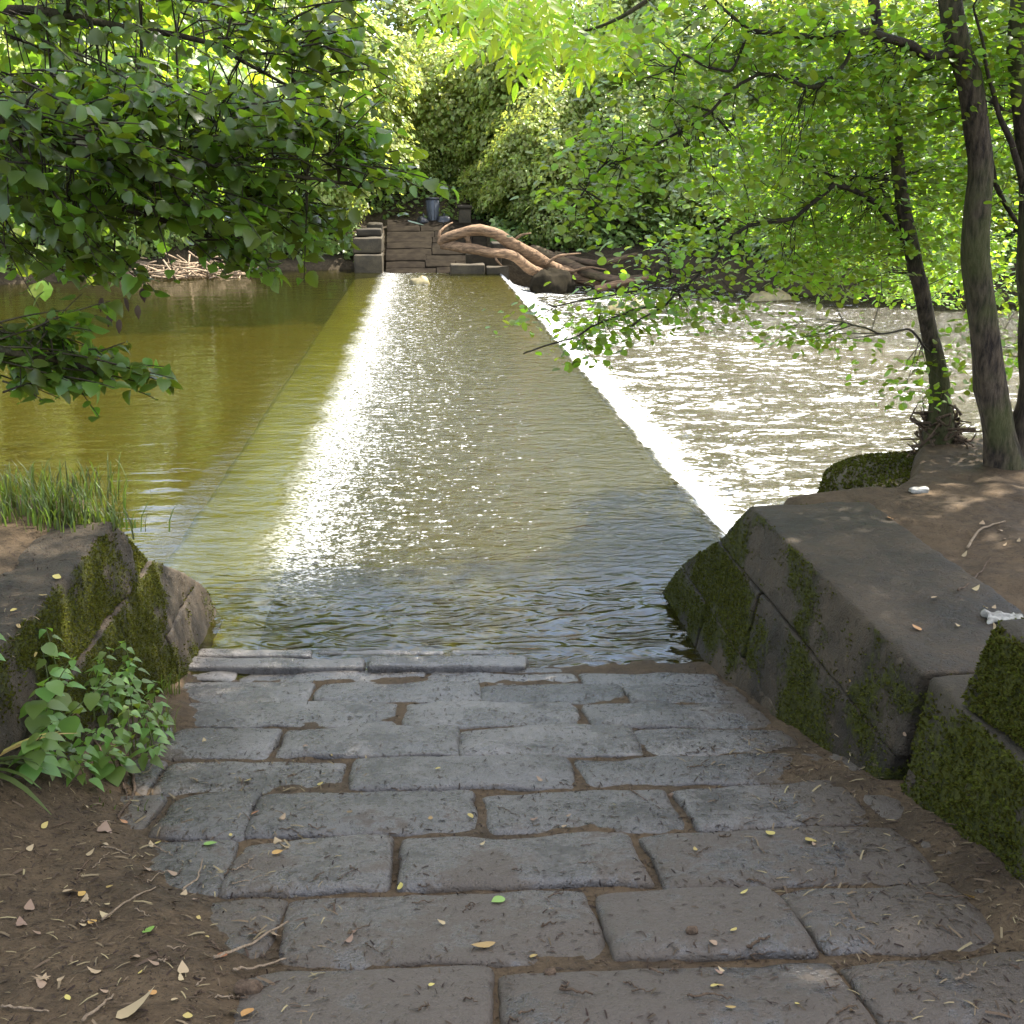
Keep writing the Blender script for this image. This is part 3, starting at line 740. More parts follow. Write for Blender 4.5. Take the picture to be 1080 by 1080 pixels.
# ------------------------------------------------------------------ surfaces to drop things on
from mathutils.bvhtree import BVHTree
def bvh_of(objs):
    VV, FF, n = [], [], 0
    for o in objs:
        me = o.data; a = np.empty(len(me.vertices) * 3, np.float32); me.vertices.foreach_get('co', a)
        a = a.reshape(-1, 3) + np.array(o.location) + (np.array(o.parent.location) if o.parent else 0)
        k_ = len(me.loops) // len(me.polygons)
        l = np.empty(len(me.loops), np.int32); me.loops.foreach_get('vertex_index', l)
        VV.append(a); FF.append(l.reshape(-1, k_) + n); n += len(a)
    return BVHTree.FromPolygons(np.concatenate(VV).tolist(), [tuple(f) for a in FF for f in a.tolist()])
DROP = bvh_of([ground] + [o for o in COL.objects if o.name.startswith(('paving_stone', 'wall_block', 'coping_stone'))])
def drop(x, y):
    h = DROP.ray_cast(Vector((x, y, 6)), Vector((0, 0, -1)))
    return (np.array(h[0]), np.array(h[1])) if h[0] is not None else (np.array([x, y, float(near_ground(np.array([x]), np.array([y]))[0])]), np.array([0, 0, 1.]))
def pick(x, y):
    """the point of the near bank seen at photo pixel x, y"""
    r = ray(x, y); h = DROP.ray_cast(Vector(CP), Vector(r))
    return (np.array(h[0]), np.array(h[1]))

# ------------------------------------------------------------------ far landing
ld = obj('landing', None, None, (0, 38, 0)); tag(ld, 'stone ramp climbing out of the river on the far bank', None, None, 'structure')
lrng = np.random.default_rng(5)
def blk(parent, name, x0, x1, y0, y1, z0, z1, mat, seed, slope=0., r=.05, amp=.02, div=(5, 5, 3)):
    C8 = np.array(box8(x0, x1, y0, y1, z0, z1), float); C8[[2, 3, 6, 7], 2] += slope * (y1 - y0)
    V, F = rblock(C8, div, r, amp, seed, 2.5); c0 = V.mean(0)
    return obj(name, mesh_np(name, V - c0, F, mat), parent, c0 - np.array(parent.location))
for j in range(9):
    y0 = 37.9 + j * .5; x = -1.25
    while x < 2.1:
        w = lrng.uniform(1.0, 1.9); x1 = min(x + w, 2.35)
        blk(ld, 'paving_stone', x + .006, x1 - .006, y0 + .003, y0 + .497, -.3 + (y0 - 37.9) * .36, -.02 + (y0 - 37.9) * .36 + lrng.normal(0, .015), M['far_paving'], j * 10 + x, .36, .03)
        x = x1
lw = thing('stone_wall', (-1.7, 39, 0), 'low stepped wall of pale blocks left of the far landing', 'wall')
for i, (x0, x1, y0, y1, z0, z1) in enumerate([(-2.25, -1.32, 37.7, 39.2, -.5, .62), (-2.3, -1.32, 38.1, 39.9, .64, 1.15), (-2.2, -1.36, 38.9, 39.9, 1.16, 1.4), (-2.3, -1.36, 39.95, 41.8, .2, 1.15), (-1.95, -1.4, 40.65, 42.4, 1.16, 1.5)]):
    blk(lw, 'wall_block', x0, x1, y0, y1, z0, z1, M['far_stone'], 70 + i)
rw = thing('stone_wall', (2.2, 38, 0), 'broken low stone edging right of the far landing by the fallen trunk', 'wall')
for i, (x0, x1, y0, y1, z0, z1) in enumerate([(.95, 2.1, 37.45, 38.0, -.4, .30), (2.15, 2.9, 37.5, 38.1, -.4, .22), (1.5, 2.7, 38.05, 38.8, -.1, .62), (2.4, 3.1, 38.4, 39.4, .2, .95)]):
    blk(rw, 'wall_block', x0, x1, y0, y1, z0, z1, M['far_stone'], 80 + i)
gp = thing('stone_post', (1.62, 42.3, 1.4), 'squat brown stone post at the top of the far landing', 'post')
blk(gp, 'shaft', 1.40, 1.86, 42.1, 42.5, 1.2, 1.98, M['far_stone'], 91)
blk(gp, 'cap', 1.35, 1.91, 42.05, 42.55, 1.985, 2.12, M['far_stone'], 92)

# litter bin with black bags
bn = thing('litter_bin', (.45, 42.6, 1.42), 'dark grey tapered litter bin at the top of the far landing', 'bin')
def lathe(prof, n=14):
    a = np.linspace(0, 2 * math.pi, n, endpoint=False); V = []; q = []
    for (r_, z_) in prof: V.append(np.stack([r_ * np.cos(a), r_ * np.sin(a), np.full(n, z_)], 1))
    i = np.arange(n)
    for j in range(len(prof) - 1): q.append(np.stack([j * n + i, j * n + (i + 1) % n, (j + 1) * n + (i + 1) % n, (j + 1) * n + i], 1))
    return np.concatenate(V), [np.concatenate(q), np.arange(n)[::-1], (len(prof) - 1) * n + i]
bbody = obj('body', mesh_np('body', *lathe([(.16, -.1), (.17, .05), (.235, .88), (.22, .9)]), M['bin']), bn)
obj('rim', mesh_np('rim', *lathe([(.24, .88), (.26, .89), (.26, .95), (.2, .97), (.19, .9)]), M['black']), bbody)
for i in range(10):
    a = i * 2 * math.pi / 10; V, F = tube([(.19 * math.cos(a), .19 * math.sin(a), .06), (.245 * math.cos(a), .245 * math.sin(a), .86)], .012, 5)
    obj('slat', mesh_np('slat', V, F, M['bin']), bbody)
for (bx, by, sx, lab) in ((.08, 42.35, .2, 'small black rubbish bag slumped left of the far litter bin'), (.84, 42.4, .24, 'larger black rubbish bag slumped right of the far litter bin')):
    V, F = rblock(box8(-sx, sx, -.18, .18, 0, .34), (7, 6, 5), .15, .05, bx * 10, 4); V[:, :2] *= (1.1 - .9 * np.clip(V[:, 2:] - .15, 0, .3))
    kn, kf = tube([(0, 0, .28), (.01, 0, .36), (.03, .02, .42)], [.05, .025, .05], 6)
    t = thing('rubbish_bag', (bx, by, 1.38), lab, 'bag', 'rubbish bags by the bin'); sk = obj('sack', mesh_np('sack', V, F, M['black']), t); obj('knot', mesh_np('knot', kn, kf, M['black']), sk)

# ------------------------------------------------------------------ fallen trunks and driftwood on the far bank
def log(parent, name, px, rad, mat, n=18, sides=9, seed=0):
    P = smooth_path([aty(x, y, Y) for (x, y, Y) in px], n); P = P + fbm(P * 1.3 + seed, 2)[:, None] * .04
    rr = np.interp(np.linspace(0, 1, n), np.linspace(0, 1, len(rad)), rad)
    V, F = tube(P, rr, sides, True, .25, seed)
    return obj(name, mesh_np(name, V - np.array(parent.location), F, mat), parent)
fl = thing('fallen_tree', aty(545, 285, 38), 'pale barkless fallen tree with forked trunk lying across the far bank', 'log')
log(fl, 'trunk', [(464, 256, 37.6), (474, 249, 37.5), (500, 243, 37.4), (522, 247, 37.4), (545, 259, 37.6), (565, 273, 38), (590, 285, 38.6), (625, 296, 38.6), (660, 302, 38.2)], [.12, .17, .18, .19, .22, .24, .26, .22, .15], M['deadwood'], 26, 9, 1)
log(fl, 'limb', [(466, 258, 37.6), (490, 261, 37.3), (515, 267, 37.2), (540, 270, 37.3), (557, 281, 37.6), (575, 289, 38)], [.13, .17, .17, .17, .18, .16], M['deadwood'], 20, 9, 2)
log(fl, 'stub', [(496, 256, 37.5), (493, 248, 37.4), (495, 243, 37.4)], [.08, .09, .07], M['deadwood'], 6, 7, 3)
log(fl, 'root', [(466, 256, 37.6), (464, 246, 37.6), (471, 238, 37.8), (478, 234, 38)], [.09, .06, .04, .02], M['deadwood'], 8, 6, 4)
for q, (p_, r_) in enumerate([([(540, 258, 37.6), (548, 249, 37.5), (560, 246, 37.4)], [.06, .045, .02]), ([(520, 267, 37.2), (524, 275, 37.1), (530, 280, 37.1)], [.05, .035, .02]), ([(575, 279, 38), (590, 270, 37.9), (612, 268, 37.9)], [.07, .05, .02]), ([(600, 288, 38.4), (622, 282, 38.2), (640, 284, 38.1)], [.06, .04, .015])]): log(fl, 'broken_branch', p_, r_, M['deadwood'], 8, 6, 20 + q)
dl = thing('driftwood_log', aty(640, 285, 38.4), 'dark curved log under the overhanging far trees, above the pale one', 'log')
log(dl, 'trunk', [(560, 262, 39.4), (590, 274, 39), (620, 288, 38.4), (650, 295, 38), (690, 292, 38)], [.16, .18, .18, .15, .1], M['deadwood_dark'], 16, 8, 5)
dl2 = thing('driftwood_log', aty(650, 272, 39.5), 'upper dark branch sagging under the far foliage', 'log')
log(dl2, 'trunk', [(585, 268, 39.6), (610, 276, 39.2), (640, 276, 39.0), (660, 271, 39), (672, 268, 39.2)], [.12, .13, .12, .09, .06], M['deadwood_dark'], 14, 7, 6)
dl3 = thing('driftwood_log', aty(655, 299, 37.4), 'slim pale driftwood pole at the waterline below the far trees', 'log')
log(dl3, 'trunk', [(628, 305, 37.2), (650, 299, 37.2), (670, 296, 37.4), (686, 293, 37.8)], [.12, .12, .1, .07], M['deadwood'], 10, 7, 7)
bld = thing('shore_boulder', aty(575, 292, 37.6), 'dark rounded boulder at the far end of the weir', 'boulder')
V, F = rblock(box8(-.55, .9, -.5, .5, -.9, .22), (9, 7, 6), .42, .2, 95, 1.8); obj('rock', mesh_np('rock', V, F, plain('dark_rock', (.022, .018, .011), (.009, .0075, .005), 1., 3, .6, .05)), bld)
# flood debris on the left bank
dbc = atz(195, 292, .1)
db = thing('flood_debris', dbc, 'pale heap of flood-washed sticks on the far left shore', 'debris')
mb = MB()
for i in range(150):
    c = dbc + np.array([RNG.normal(0, 1.0), RNG.normal(.3, .5), abs(RNG.normal(0, .22))]); d = norm(RNG.normal(0, 1, 3) * [1, .6, .22]); L = RNG.uniform(.3, 1.1)
    mb.add(*tube([c - d * L / 2, c + RNG.normal(0, .05, 3), c + d * L / 2], [.03, .028, .015], 5))
o = obj('sticks', mb.mesh('sticks', M['twig_pale'], dbc), db); o['kind'] = 'stuff'
log(db, 'pole', [(140, 296, 36.4), (170, 295, 36.8), (215, 290, 37.3), (252, 289, 37.8)], [.12, .13, .12, .08], M['deadwood'], 10, 7, 8)
for i, (px, py, z0, sx, lab) in enumerate([(441, 299, 0., .30, 'small pale yellow rock breaking the surface near the far landing'), (812, 315, -.62, .75, 'pale mossy rock in the tail water below the right bank trees'), (664, 325, -.62, .62, 'yellowish flat rock in the tail water beside the weir')]):
    c = atz(px, py, z0); t = thing('river_rock', c, lab, 'rock', 'rocks in the river')
    V, F = rblock(box8(-sx, sx, -sx * .6, sx * .6, -.5, .12 + .16 * sx), (10, 8, 7), .45 * sx, .09, 110 + i, 3.); V[:, :2] *= (1.1 - .9 * np.clip(V[:, 2:] + .1, 0, .5)); obj('rock', mesh_np('rock', V, F, M['rock']), t)

# ------------------------------------------------------------------ trees of the far bank
def limb_paths(base, H, Rr, n, rng, low=.25):
    out = []
    for i in range(n):
        a = rng.uniform(0, 2 * math.pi); h0 = rng.uniform(low, .75) * H
        L = Rr * rng.uniform(.55, .95)
        p0 = base + [0, 0, h0]; d = np.array([math.cos(a), math.sin(a), 0])
        out.append([p0, p0 + d * L * .4 + [0, 0, L * .25], p0 + d * L * .8 + [0, 0, L * .35], p0 + d * L + [0, 0, L * .25]])
    return out
def crown_pads(c, rx, rz, npad, nleaf, size, rng, flat=.5, rp=(.8, 1.5), front=.65, low=-.95):
    """leaf pads on an uneven ellipsoid -> positions, normals, dirs, sizes"""
    d = norm(rng.normal(0, 1, (npad, 3)))
    fl_ = rng.random(npad) < front; d[fl_, 1] = -np.abs(d[fl_, 1])
    d[:, 2] = np.maximum(d[:, 2], low)
    lump = .80 + .28 * fbm(d * 1.7 + rng.uniform(0, 50), 2)
    rad = lump * np.where(rng.random(npad) < .3, rng.uniform(.45, .8, npad), rng.uniform(.82, 1.05, npad))
    C = c + d * rad[:, None] * np.array([rx, rx, rz])
    out_h = norm(d * [1, 1, 0] + 1e-6)
    tiltax = norm(out_h * .75 + np.array([0, 0, 1.]) + rng.normal(0, .18, (npad, 3)))
    rpp = rng.uniform(*rp, npad)
    n = npad * nleaf; pi = np.repeat(np.arange(npad), nleaf)
    A1 = norm(np.cross(tiltax, np.array([.3, .9, .1]))); A2 = np.cross(tiltax, A1)
    u = np.sqrt(rng.random(n)); th = rng.uniform(0, 2 * math.pi, n)
    rr_ = u * rpp[pi] * (1 + .35 * np.sin(3 * th + pi * 1.7) * u)
    h = -flat * .55 * u * u * rpp[pi] + rng.normal(0, .10, n) * rpp[pi]
    rad_dir = A1[pi] * np.cos(th)[:, None] + A2[pi] * np.sin(th)[:, None]
    P = C[pi] + rad_dir * rr_[:, None] + tiltax[pi] * h[:, None]
    Nn = norm(tiltax[pi] * 1.0 + rad_dir * u[:, None] * .7 + rng.normal(0, .42, (n, 3)))
    D = norm(rad_dir + out_h[pi] * .5 - np.array([0, 0, .35]) + rng.normal(0, .4, (n, 3)))
    return P, Nn, D, size * rng.uniform(.6, 1.25, n), C
def tree(name, label, x, y, H, Rr, mat, npad, nleaf, size, seed, zc=.56, zr=.5, trunk_r=.2, group=None, z0=None, bark='bark_far', tmpl=KITE, front=.65, rp=(.8, 1.5), cat='tree', off=(0, 0), low=-.95):
    rng = np.random.default_rng(seed)
    zb = farz1(x, y) if z0 is None else z0
    base = np.array([x, y, zb - .15])
    t = thing(name, base, label, cat, group)
    P, Nn, D, S, C = crown_pads(base + [off[0], off[1], H * zc], Rr, H * zr, npad, nleaf, size, rng, front=front, rp=rp, low=low)
    mb = MB()
    wob_ = rng.normal(0, .25, 3) * [1, 1, 0]
    tp = smooth_path([base, base + [0, 0, H * .25] + wob_ * .4, base + [off[0] * .6, off[1] * .6, H * .55] + wob_, base + [off[0], off[1], H * .92]], 12)
    mb.add(*tube(tp, np.linspace(trunk_r, trunk_r * .2, 12) * np.r_[1.35, 1.1, np.ones(10)], 9, True, .2, seed))
    idx = rng.choice(len(C), min(len(C), 26), replace=False)
    for i in idx:                                        # limbs reach the leaf pads
        k_ = int(np.clip((C[i, 2] - base[2]) / H * .8 * 12 - 1, 1, 9)); p0 = tp[k_]
        mid = (p0 + C[i]) / 2 + [0, 0, .25]
        mb.add(*tube(smooth_path([p0, mid, C[i]], 6), np.linspace(trunk_r * (.35 if z0 is None else .14), .012 if z0 is None else .004, 6), 5, False))
    obj('trunk', mb.mesh('trunk', M[bark], base), t)
    X, Y, Z = frames(Nn, D); V, F = bulk(*tmpl, P, X, Y, Z, S)
    obj('crown', mesh_np('crown', V - base, F, mat, False), t)
    return t
def shore1(x): return float(shore(np.array([x]))[0])
FRONT = [(-13.5, 6.5, 3.1, 1, 'yellow-green waterside tree at the far left behind the near foliage'), (-9.8, 6.6, 2.9, 2, 'mid green waterside tree above the stick heap'), (-6.2, 6.8, 2.9, 0, 'pale green waterside tree behind the hanging branch tips'), (-3.5, 6.2, 2.3, 1, 'yellow-green tree leaning over the wall left of the far landing'),
         (4.9, 6.0, 2.4, 1, 'yellow-green tree overhanging the fallen trunk'), (7.6, 6.8, 2.9, 0, 'pale green tree overhanging the dark logs'), (11.0, 7.0, 3.0, 0, 'pale tree on the shore behind the hanging hawthorn twigs'), (14.4, 6.8, 3.0, 0, 'pale green shore tree left of the thin trunk'), (17.8, 6.8, 3.0, 2, 'mid green shore tree right behind the thin trunk'), (21.4, 6.8, 3.1, 1, 'yellow-green shore tree behind the thick trunk'), (25.5, 7.0, 3.3, 2, 'rightmost green tree on the far shore')]
for i, (x, H, Rr, mi, lab) in enumerate(FRONT):
    tree('broadleaf_tree', lab, x, shore1(x) + 2.9, H, Rr, FAR[mi], 125, 200, .18 if mi != 1 else .165, 200 + i, .52, .52, .14, 'trees along the far shore', front=.75, rp=(.55, 1.1))
MID = [(.9, 1, 'green tree at the head of the landing path behind the bin'), (-19.5, 0, 'pale tree of the second row at the far left'), (-13.8, 2, 'green tree of the second row above the yellow-green waterside tree'), (-8.4, 1, 'yellow-green tree of the second row above the stick heap tree'), (-2.9, 1, 'tall yellow-green tree behind the left landing wall'), (4.3, 1, 'tall slender yellow-green tree right of the landing path'), (9.2, 0, 'tall pale tree above the dark logs'), (14.5, 1, 'tall yellow-green tree of the second row behind the hawthorn twigs'), (19.8, 0, 'tall pale tree of the second row by the thin trunk'), (25.0, 2, 'tall green tree of the second row behind the thick trunk'), (31, 1, 'tall yellowish tree at the far right')]
for i, (x, mi, lab) in enumerate(MID):
    tree('broadleaf_tree', lab, x, shore1(x) + (7.2 if x != .9 else 9.5), 9.6 if abs(x - 1) > 4 else (5.6 if x == .9 else 8.0), 3.9 if abs(x - 1) > 4 else (2.7 if x == .9 else 3.0), FAR[mi], 60 if x == .9 else 125, 170, .21, 220 + i, .55, .46, .2, 'second row of trees on the far bank', front=.7, rp=(.8, 1.4))
for i, (x, y, mi, lab) in enumerate([(-18, 52, 2, 'tall tree in the back row at the far left'), (-8, 53, 4, 'tall dark tree in the back row behind the pale left tree'), (-.6, 53, 1, 'tall tree in the back row above the litter bin'), (5.5, 55, 4, 'tall dark tree in the back row right of the landing'),
                                     (12.5, 53, 2, 'tall tree in the back row behind the grey-green tree'), (20, 51, 4, 'tall dark tree in the back row behind the thin trunk'), (29, 48, 2, 'tall tree in the back row at the far right')]):
    tree('broadleaf_tree', lab, x, y + 2, 10, 5.4 if mi != 1 else 4.6, FAR[mi], 100 if mi != 1 else 62, 150, .27, 240 + i, .52, .5, .25, 'trees in the back row of the far bank', rp=(1.1, 2.0))
for i, (x, y, H, Rr, mi, lab) in enumerate([(2.9, 44.6, 2.6, 1.5, 1, 'yellow-green bush right of the litter bin'), (-1.0, 46.5, 3.2, 1.8, 1, 'olive bush behind the litter bin'), (4.6, 41.2, 2.4, 1.4, 4, 'low dark bush behind the fallen trunk'), (1.2, 47.5, 3.4, 2.0, 1, 'yellowish bush at the head of the far path'),
                                          (12.4, 37.2, 2.0, 1.5, 3, 'grey-green bush at the water below the far right trees'), (17, 34.4, 2.0, 1.6, 2, 'green bush at the waterline right of the boulders'), (-5.0, 40.2, 1.8, 1.4, 2, 'low bush on the shore left of the far landing'), (-9.2, 38.0, 1.8, 1.6, 2, 'low bush beside the stick heap')]):
    tree('bush', lab, x, y, H, Rr, FAR[mi], 34, 150, .13, 260 + i, .5, .5, .05, 'bushes on the far bank', rp=(.35, .7), cat='bush')

# undergrowth covering the far slope
rgu = np.random.default_rng(88)
n = 70000; ux = rgu.uniform(-26, 34, n); uy = shore(ux) + 1.0 + 22 * rgu.random(n) ** 1.5
kp = ~((ux > -2.3) & (ux < 2.6) & (uy < 44.5)); ux, uy = ux[kp], uy[kp]
lump = np.clip(f2(ux, uy, .55, 3, 41) + .35, 0, 1)
uz = far_z(ux, uy) + rgu.random(len(ux)) * (.25 + 1.1 * lump)
X, Y, Z = frames(np.array([0, -.45, 1.]) + rgu.normal(0, .5, (len(ux), 3)), rgu.normal(0, 1, (len(ux), 3)) - [0, 0, .4])
V, F = bulk(*KITE, np.stack([ux, uy, uz], 1), X, Y, Z, rgu.uniform(.12, .3, len(ux)))
o = obj('undergrowth', mesh_np('undergrowth', V, F, FAR[2], False)); tag(o, 'green undergrowth of low leaves covering the far bank beneath the trees', 'undergrowth', None, 'stuff')

# ------------------------------------------------------------------ near left: lime tree behind, broad-leaved tree in front
tree('lime_tree', 'sunlit yellow-green tree behind the dark leaves at upper left', -6.6, 6.9, 9.5, 3.9, M['leaf_lime'], 170, 150, .11, 301, .43, .36, .16, None, 1.1, 'bark_dark', front=.4, rp=(.5, 1.0), off=(2.4, 3.6), low=-.6, tmpl=HEXL)

def branch_set(mb, paths, r0, r1, n=14, sides=6):
    pts = []
    for p in paths:
        P = smooth_path(p, n); mb.add(*tube(P, np.linspace(r0, r1, n), sides, False, .15)); pts.append(P)
    return np.concatenate(pts)
def as_obj_leaf(mesh, parent, P, X, Y, Z, S):
    o = obj('leaf', mesh, parent)
    m = np.eye(4); m[:3, 0] = X * S; m[:3, 1] = Y * S; m[:3, 2] = Z * S; m[:3, 3] = P - np.array(parent.location)
    from mathutils import Matrix
    o.matrix_local = Matrix(m.tolist())
    return o
rng = np.random.default_rng(21)
lt = thing('hazel_tree', (-3.6, 3.9, 1.1), 'dark broad-leaved tree hanging its branches in from the left', 'tree')
mb = MB()
tb = np.array([-3.6, 3.9, 1.0])
trunk = smooth_path([tb, tb + [.1, .1, 1.2], tb + [.35, .2, 2.4], tb + [.2, .5, 4.0], tb + [.3, .6, 6.2]], 14)
mb.add(*tube(trunk, np.linspace(.16, .05, 14), 9, True, .15))
A = lambda x, y, Y: aty(x, y, Y)
limbs = [[trunk[7], A(-220, 60, 4.5), A(-60, 28, 4.6), A(0, 11, 4.6), A(60, 14, 4.6), A(120, 27, 4.7), A(210, 42, 4.8), A(262, 68, 4.9), A(330, 105, 5.0)],
         [trunk[6], A(-200, 130, 4.1), A(-40, 120, 4.0), A(60, 150, 4.1), A(160, 165, 4.2), A(270, 180, 4.4), A(380, 196, 4.6)],
         [trunk[5], A(-200, 210, 4.3), A(-40, 190, 4.3), A(70, 205, 4.4), A(170, 232, 4.5), A(250, 262, 4.6)],
         [trunk[4], A(-180, 330, 3.9), A(-60, 360, 3.8), A(20, 372, 3.8), A(80, 385, 3.9), A(128, 408, 4.0)],
         [trunk[8], A(-120, -120, 5.2), A(60, -110, 5.4), A(200, -80, 5.5), A(330, -20, 5.6)]]
limb_pts = branch_set(mb, limbs, .032, .005, 22)
def taper_twigs(n0, n1): pass
# spray starts: image zones (cx, cy, rx, ry, Y range, count)
ZL = [(120, 40, 150, 45, 4.4, 5.6, 26), (300, 40, 75, 45, 4.6, 5.6, 15), (80, 130, 110, 45, 3.7, 4.9, 34), (210, 150, 100, 45, 4.0, 5.0, 30), (330, 165, 60, 35, 4.3, 5.0, 14), (385, 200, 35, 18, 4.4, 5.0, 6), (330, 90, 40, 30, 4.6, 5.3, 7),
      (70, 205, 100, 45, 3.8, 4.9, 36), (200, 220, 90, 40, 4.1, 5.0, 26), (290, 235, 45, 30, 4.3, 4.9, 11), (40, 265, 60, 28, 4.0, 4.8, 12), (240, 285, 25, 15, 4.3, 4.7, 4), (30, 372, 50, 22, 3.7, 4.1, 8), (85, 412, 40, 18, 3.8, 4.1, 7), (20, 410, 30, 20, 3.7, 4.1, 4), (100, 290, 40, 15, 4.2, 4.6, 4),
      (-120, 150, 110, 170, 3.8, 5.2, 40), (120, -70, 220, 60, 4.2, 5.8, 40)]
LP, LX, LY, LZ, LS = [], [], [], [], []
def spray(p0, dirv, L, nl, size, mb_, sag=.25):
    q = [p0 + dirv * L * f_ + np.array([0, 0, -sag * L * f_ * f_]) for f_ in np.linspace(0, 1, 6)]
    mb_.add(*tube(q, np.linspace(.004, .0015, 6), 4, False))
    q = np.array(q)
    side = norm(np.cross(dirv, [0, 0, 1.]))
    for j in range(nl):
        f_ = .12 + .88 * (j + .5) / nl; i = min(int(f_ * 5), 4); p = q[i] + (q[i + 1] - q[i]) * (f_ * 5 - i)
        sg = 1 if j % 2 else -1
        d = norm(dirv * .55 + side * sg * .8 + np.array([0, 0, -.35]) + rng.normal(0, .25, 3))
        nrm = norm(np.array([0, 0, 1.]) + d * .3 + rng.normal(0, .42, 3))
        s = size * rng.uniform(.5, 1.35)
        x_, y_, z_ = frames(nrm[None], d[None])
        pet = p + d * .015
        LP.append(pet); LX.append(x_[0]); LY.append(y_[0]); LZ.append(z_[0]); LS.append(s)
for (cx, cy, rx, ry, Ya, Yb, n) in ZL:
    cy -= 22 if cy > 0 else 0
    for _ in range(int(n * 2.5)):
        a = rng.uniform(0, 2 * math.pi); u = math.sqrt(rng.random())
        e = A(cx + rx * u * math.cos(a), cy + ry * u * math.sin(a), rng.uniform(Ya, Yb))
        i = np.argmin(np.linalg.norm(limb_pts - e, axis=1) + .15 * (limb_pts[:, 2] < e[2])); s0 = limb_pts[i]
        dv = e - s0; dl_ = np.linalg.norm(dv)
        if .12 < dl_ < .5 and rng.random() < .55:
            mb.add(*tube(smooth_path([s0, s0 + dv * .5 + [0, 0, .06], e], 6), np.linspace(.0035, .002, 6), 4, False))
        dirv = norm(dv * .6 / (dl_ + .1) + np.array([.55, rng.normal(0, .35), -.05]) + rng.normal(0, .22, 3))
        spray(e - dirv * .1, dirv, rng.uniform(.18, .36), rng.integers(8, 13), .057, mb, .12)
obj('trunk', mb.mesh('trunk', M['bark_dark'], lt.location), lt)
# crown above the frame
Pc, Nc, Dc, Sc, _ = crown_pads(np.array([-3.4, 4.2, 6.6]), 2.8, 2.1, 60, 130, .10, rng, front=.5, rp=(.5, .9), low=-.45)
kp = toimg(Pc)[:, 1] < -25; kp |= toimg(Pc)[:, 2] < .3
X, Y, Z = frames(Nc[kp], Dc[kp]); V, F = bulk(*KITE, Pc[kp], X, Y, Z, Sc[kp])
o = obj('crown', mesh_np('crown', V - np.array(lt.location), F, M['leaf_near'], False), lt)
LP, LX, LY, LZ, LS = map(np.array, (LP, LX, LY, LZ, LS))
im = toimg(LP); infr = (im[:, 0] > -5) & (im[:, 0] < 1085) & (im[:, 1] > -5) & (im[:, 1] < 1085)
size_px = np.where(infr, LS / im[:, 2], 0); order = np.argsort(-size_px)
LM = [mesh_np('leaf', T[0], [np.array([f for f in T[1] if len(f) == k_]) for k_ in (3, 4)], M['leaf_near']) for T in (BROAD, BROAD4, BROAD3, BROAD5, BROAD)]
for j, i in enumerate(order[:300]): as_obj_leaf(LM[j % 5], lt, LP[i], LX[i], LY[i], LZ[i], LS[i])
mb = MB()
rest = order[300:]
for j, T in enumerate((BROAD, BROAD4, BROAD3, BROAD5)):
    r_ = rest[j::4]; mb.add(*bulk(*T, LP[r_], LX[r_], LY[r_], LZ[r_], LS[r_]))
o = obj('foliage', mb.mesh('foliage', M['leaf_near'], lt.location), lt); o['kind'] = 'stuff'
# a few withered leaves hanging from the same tree
for (x, y) in ((117, 338), (126, 345), (145, 330), (108, 322), (150, 312), (131, 322)):
    p = A(x, y - 8, 4.35); x_, y_, z_ = frames(np.array([[rng.normal(), -1, .2]]), np.array([[rng.normal(0, .2), 0, -1.]]))
    o = as_obj_leaf(mesh_np('withered_leaf', BROAD3[0] * [.6, 1, 2.5], [np.array([f for f in BROAD3[1] if len(f) == k_]) for k_ in (3, 4)], M['dead_brown']), lt, p, x_[0], y_[0], z_[0], .055)
    o.name = 'withered_leaf'; o['label'] = 'withered brown hanging leaf'

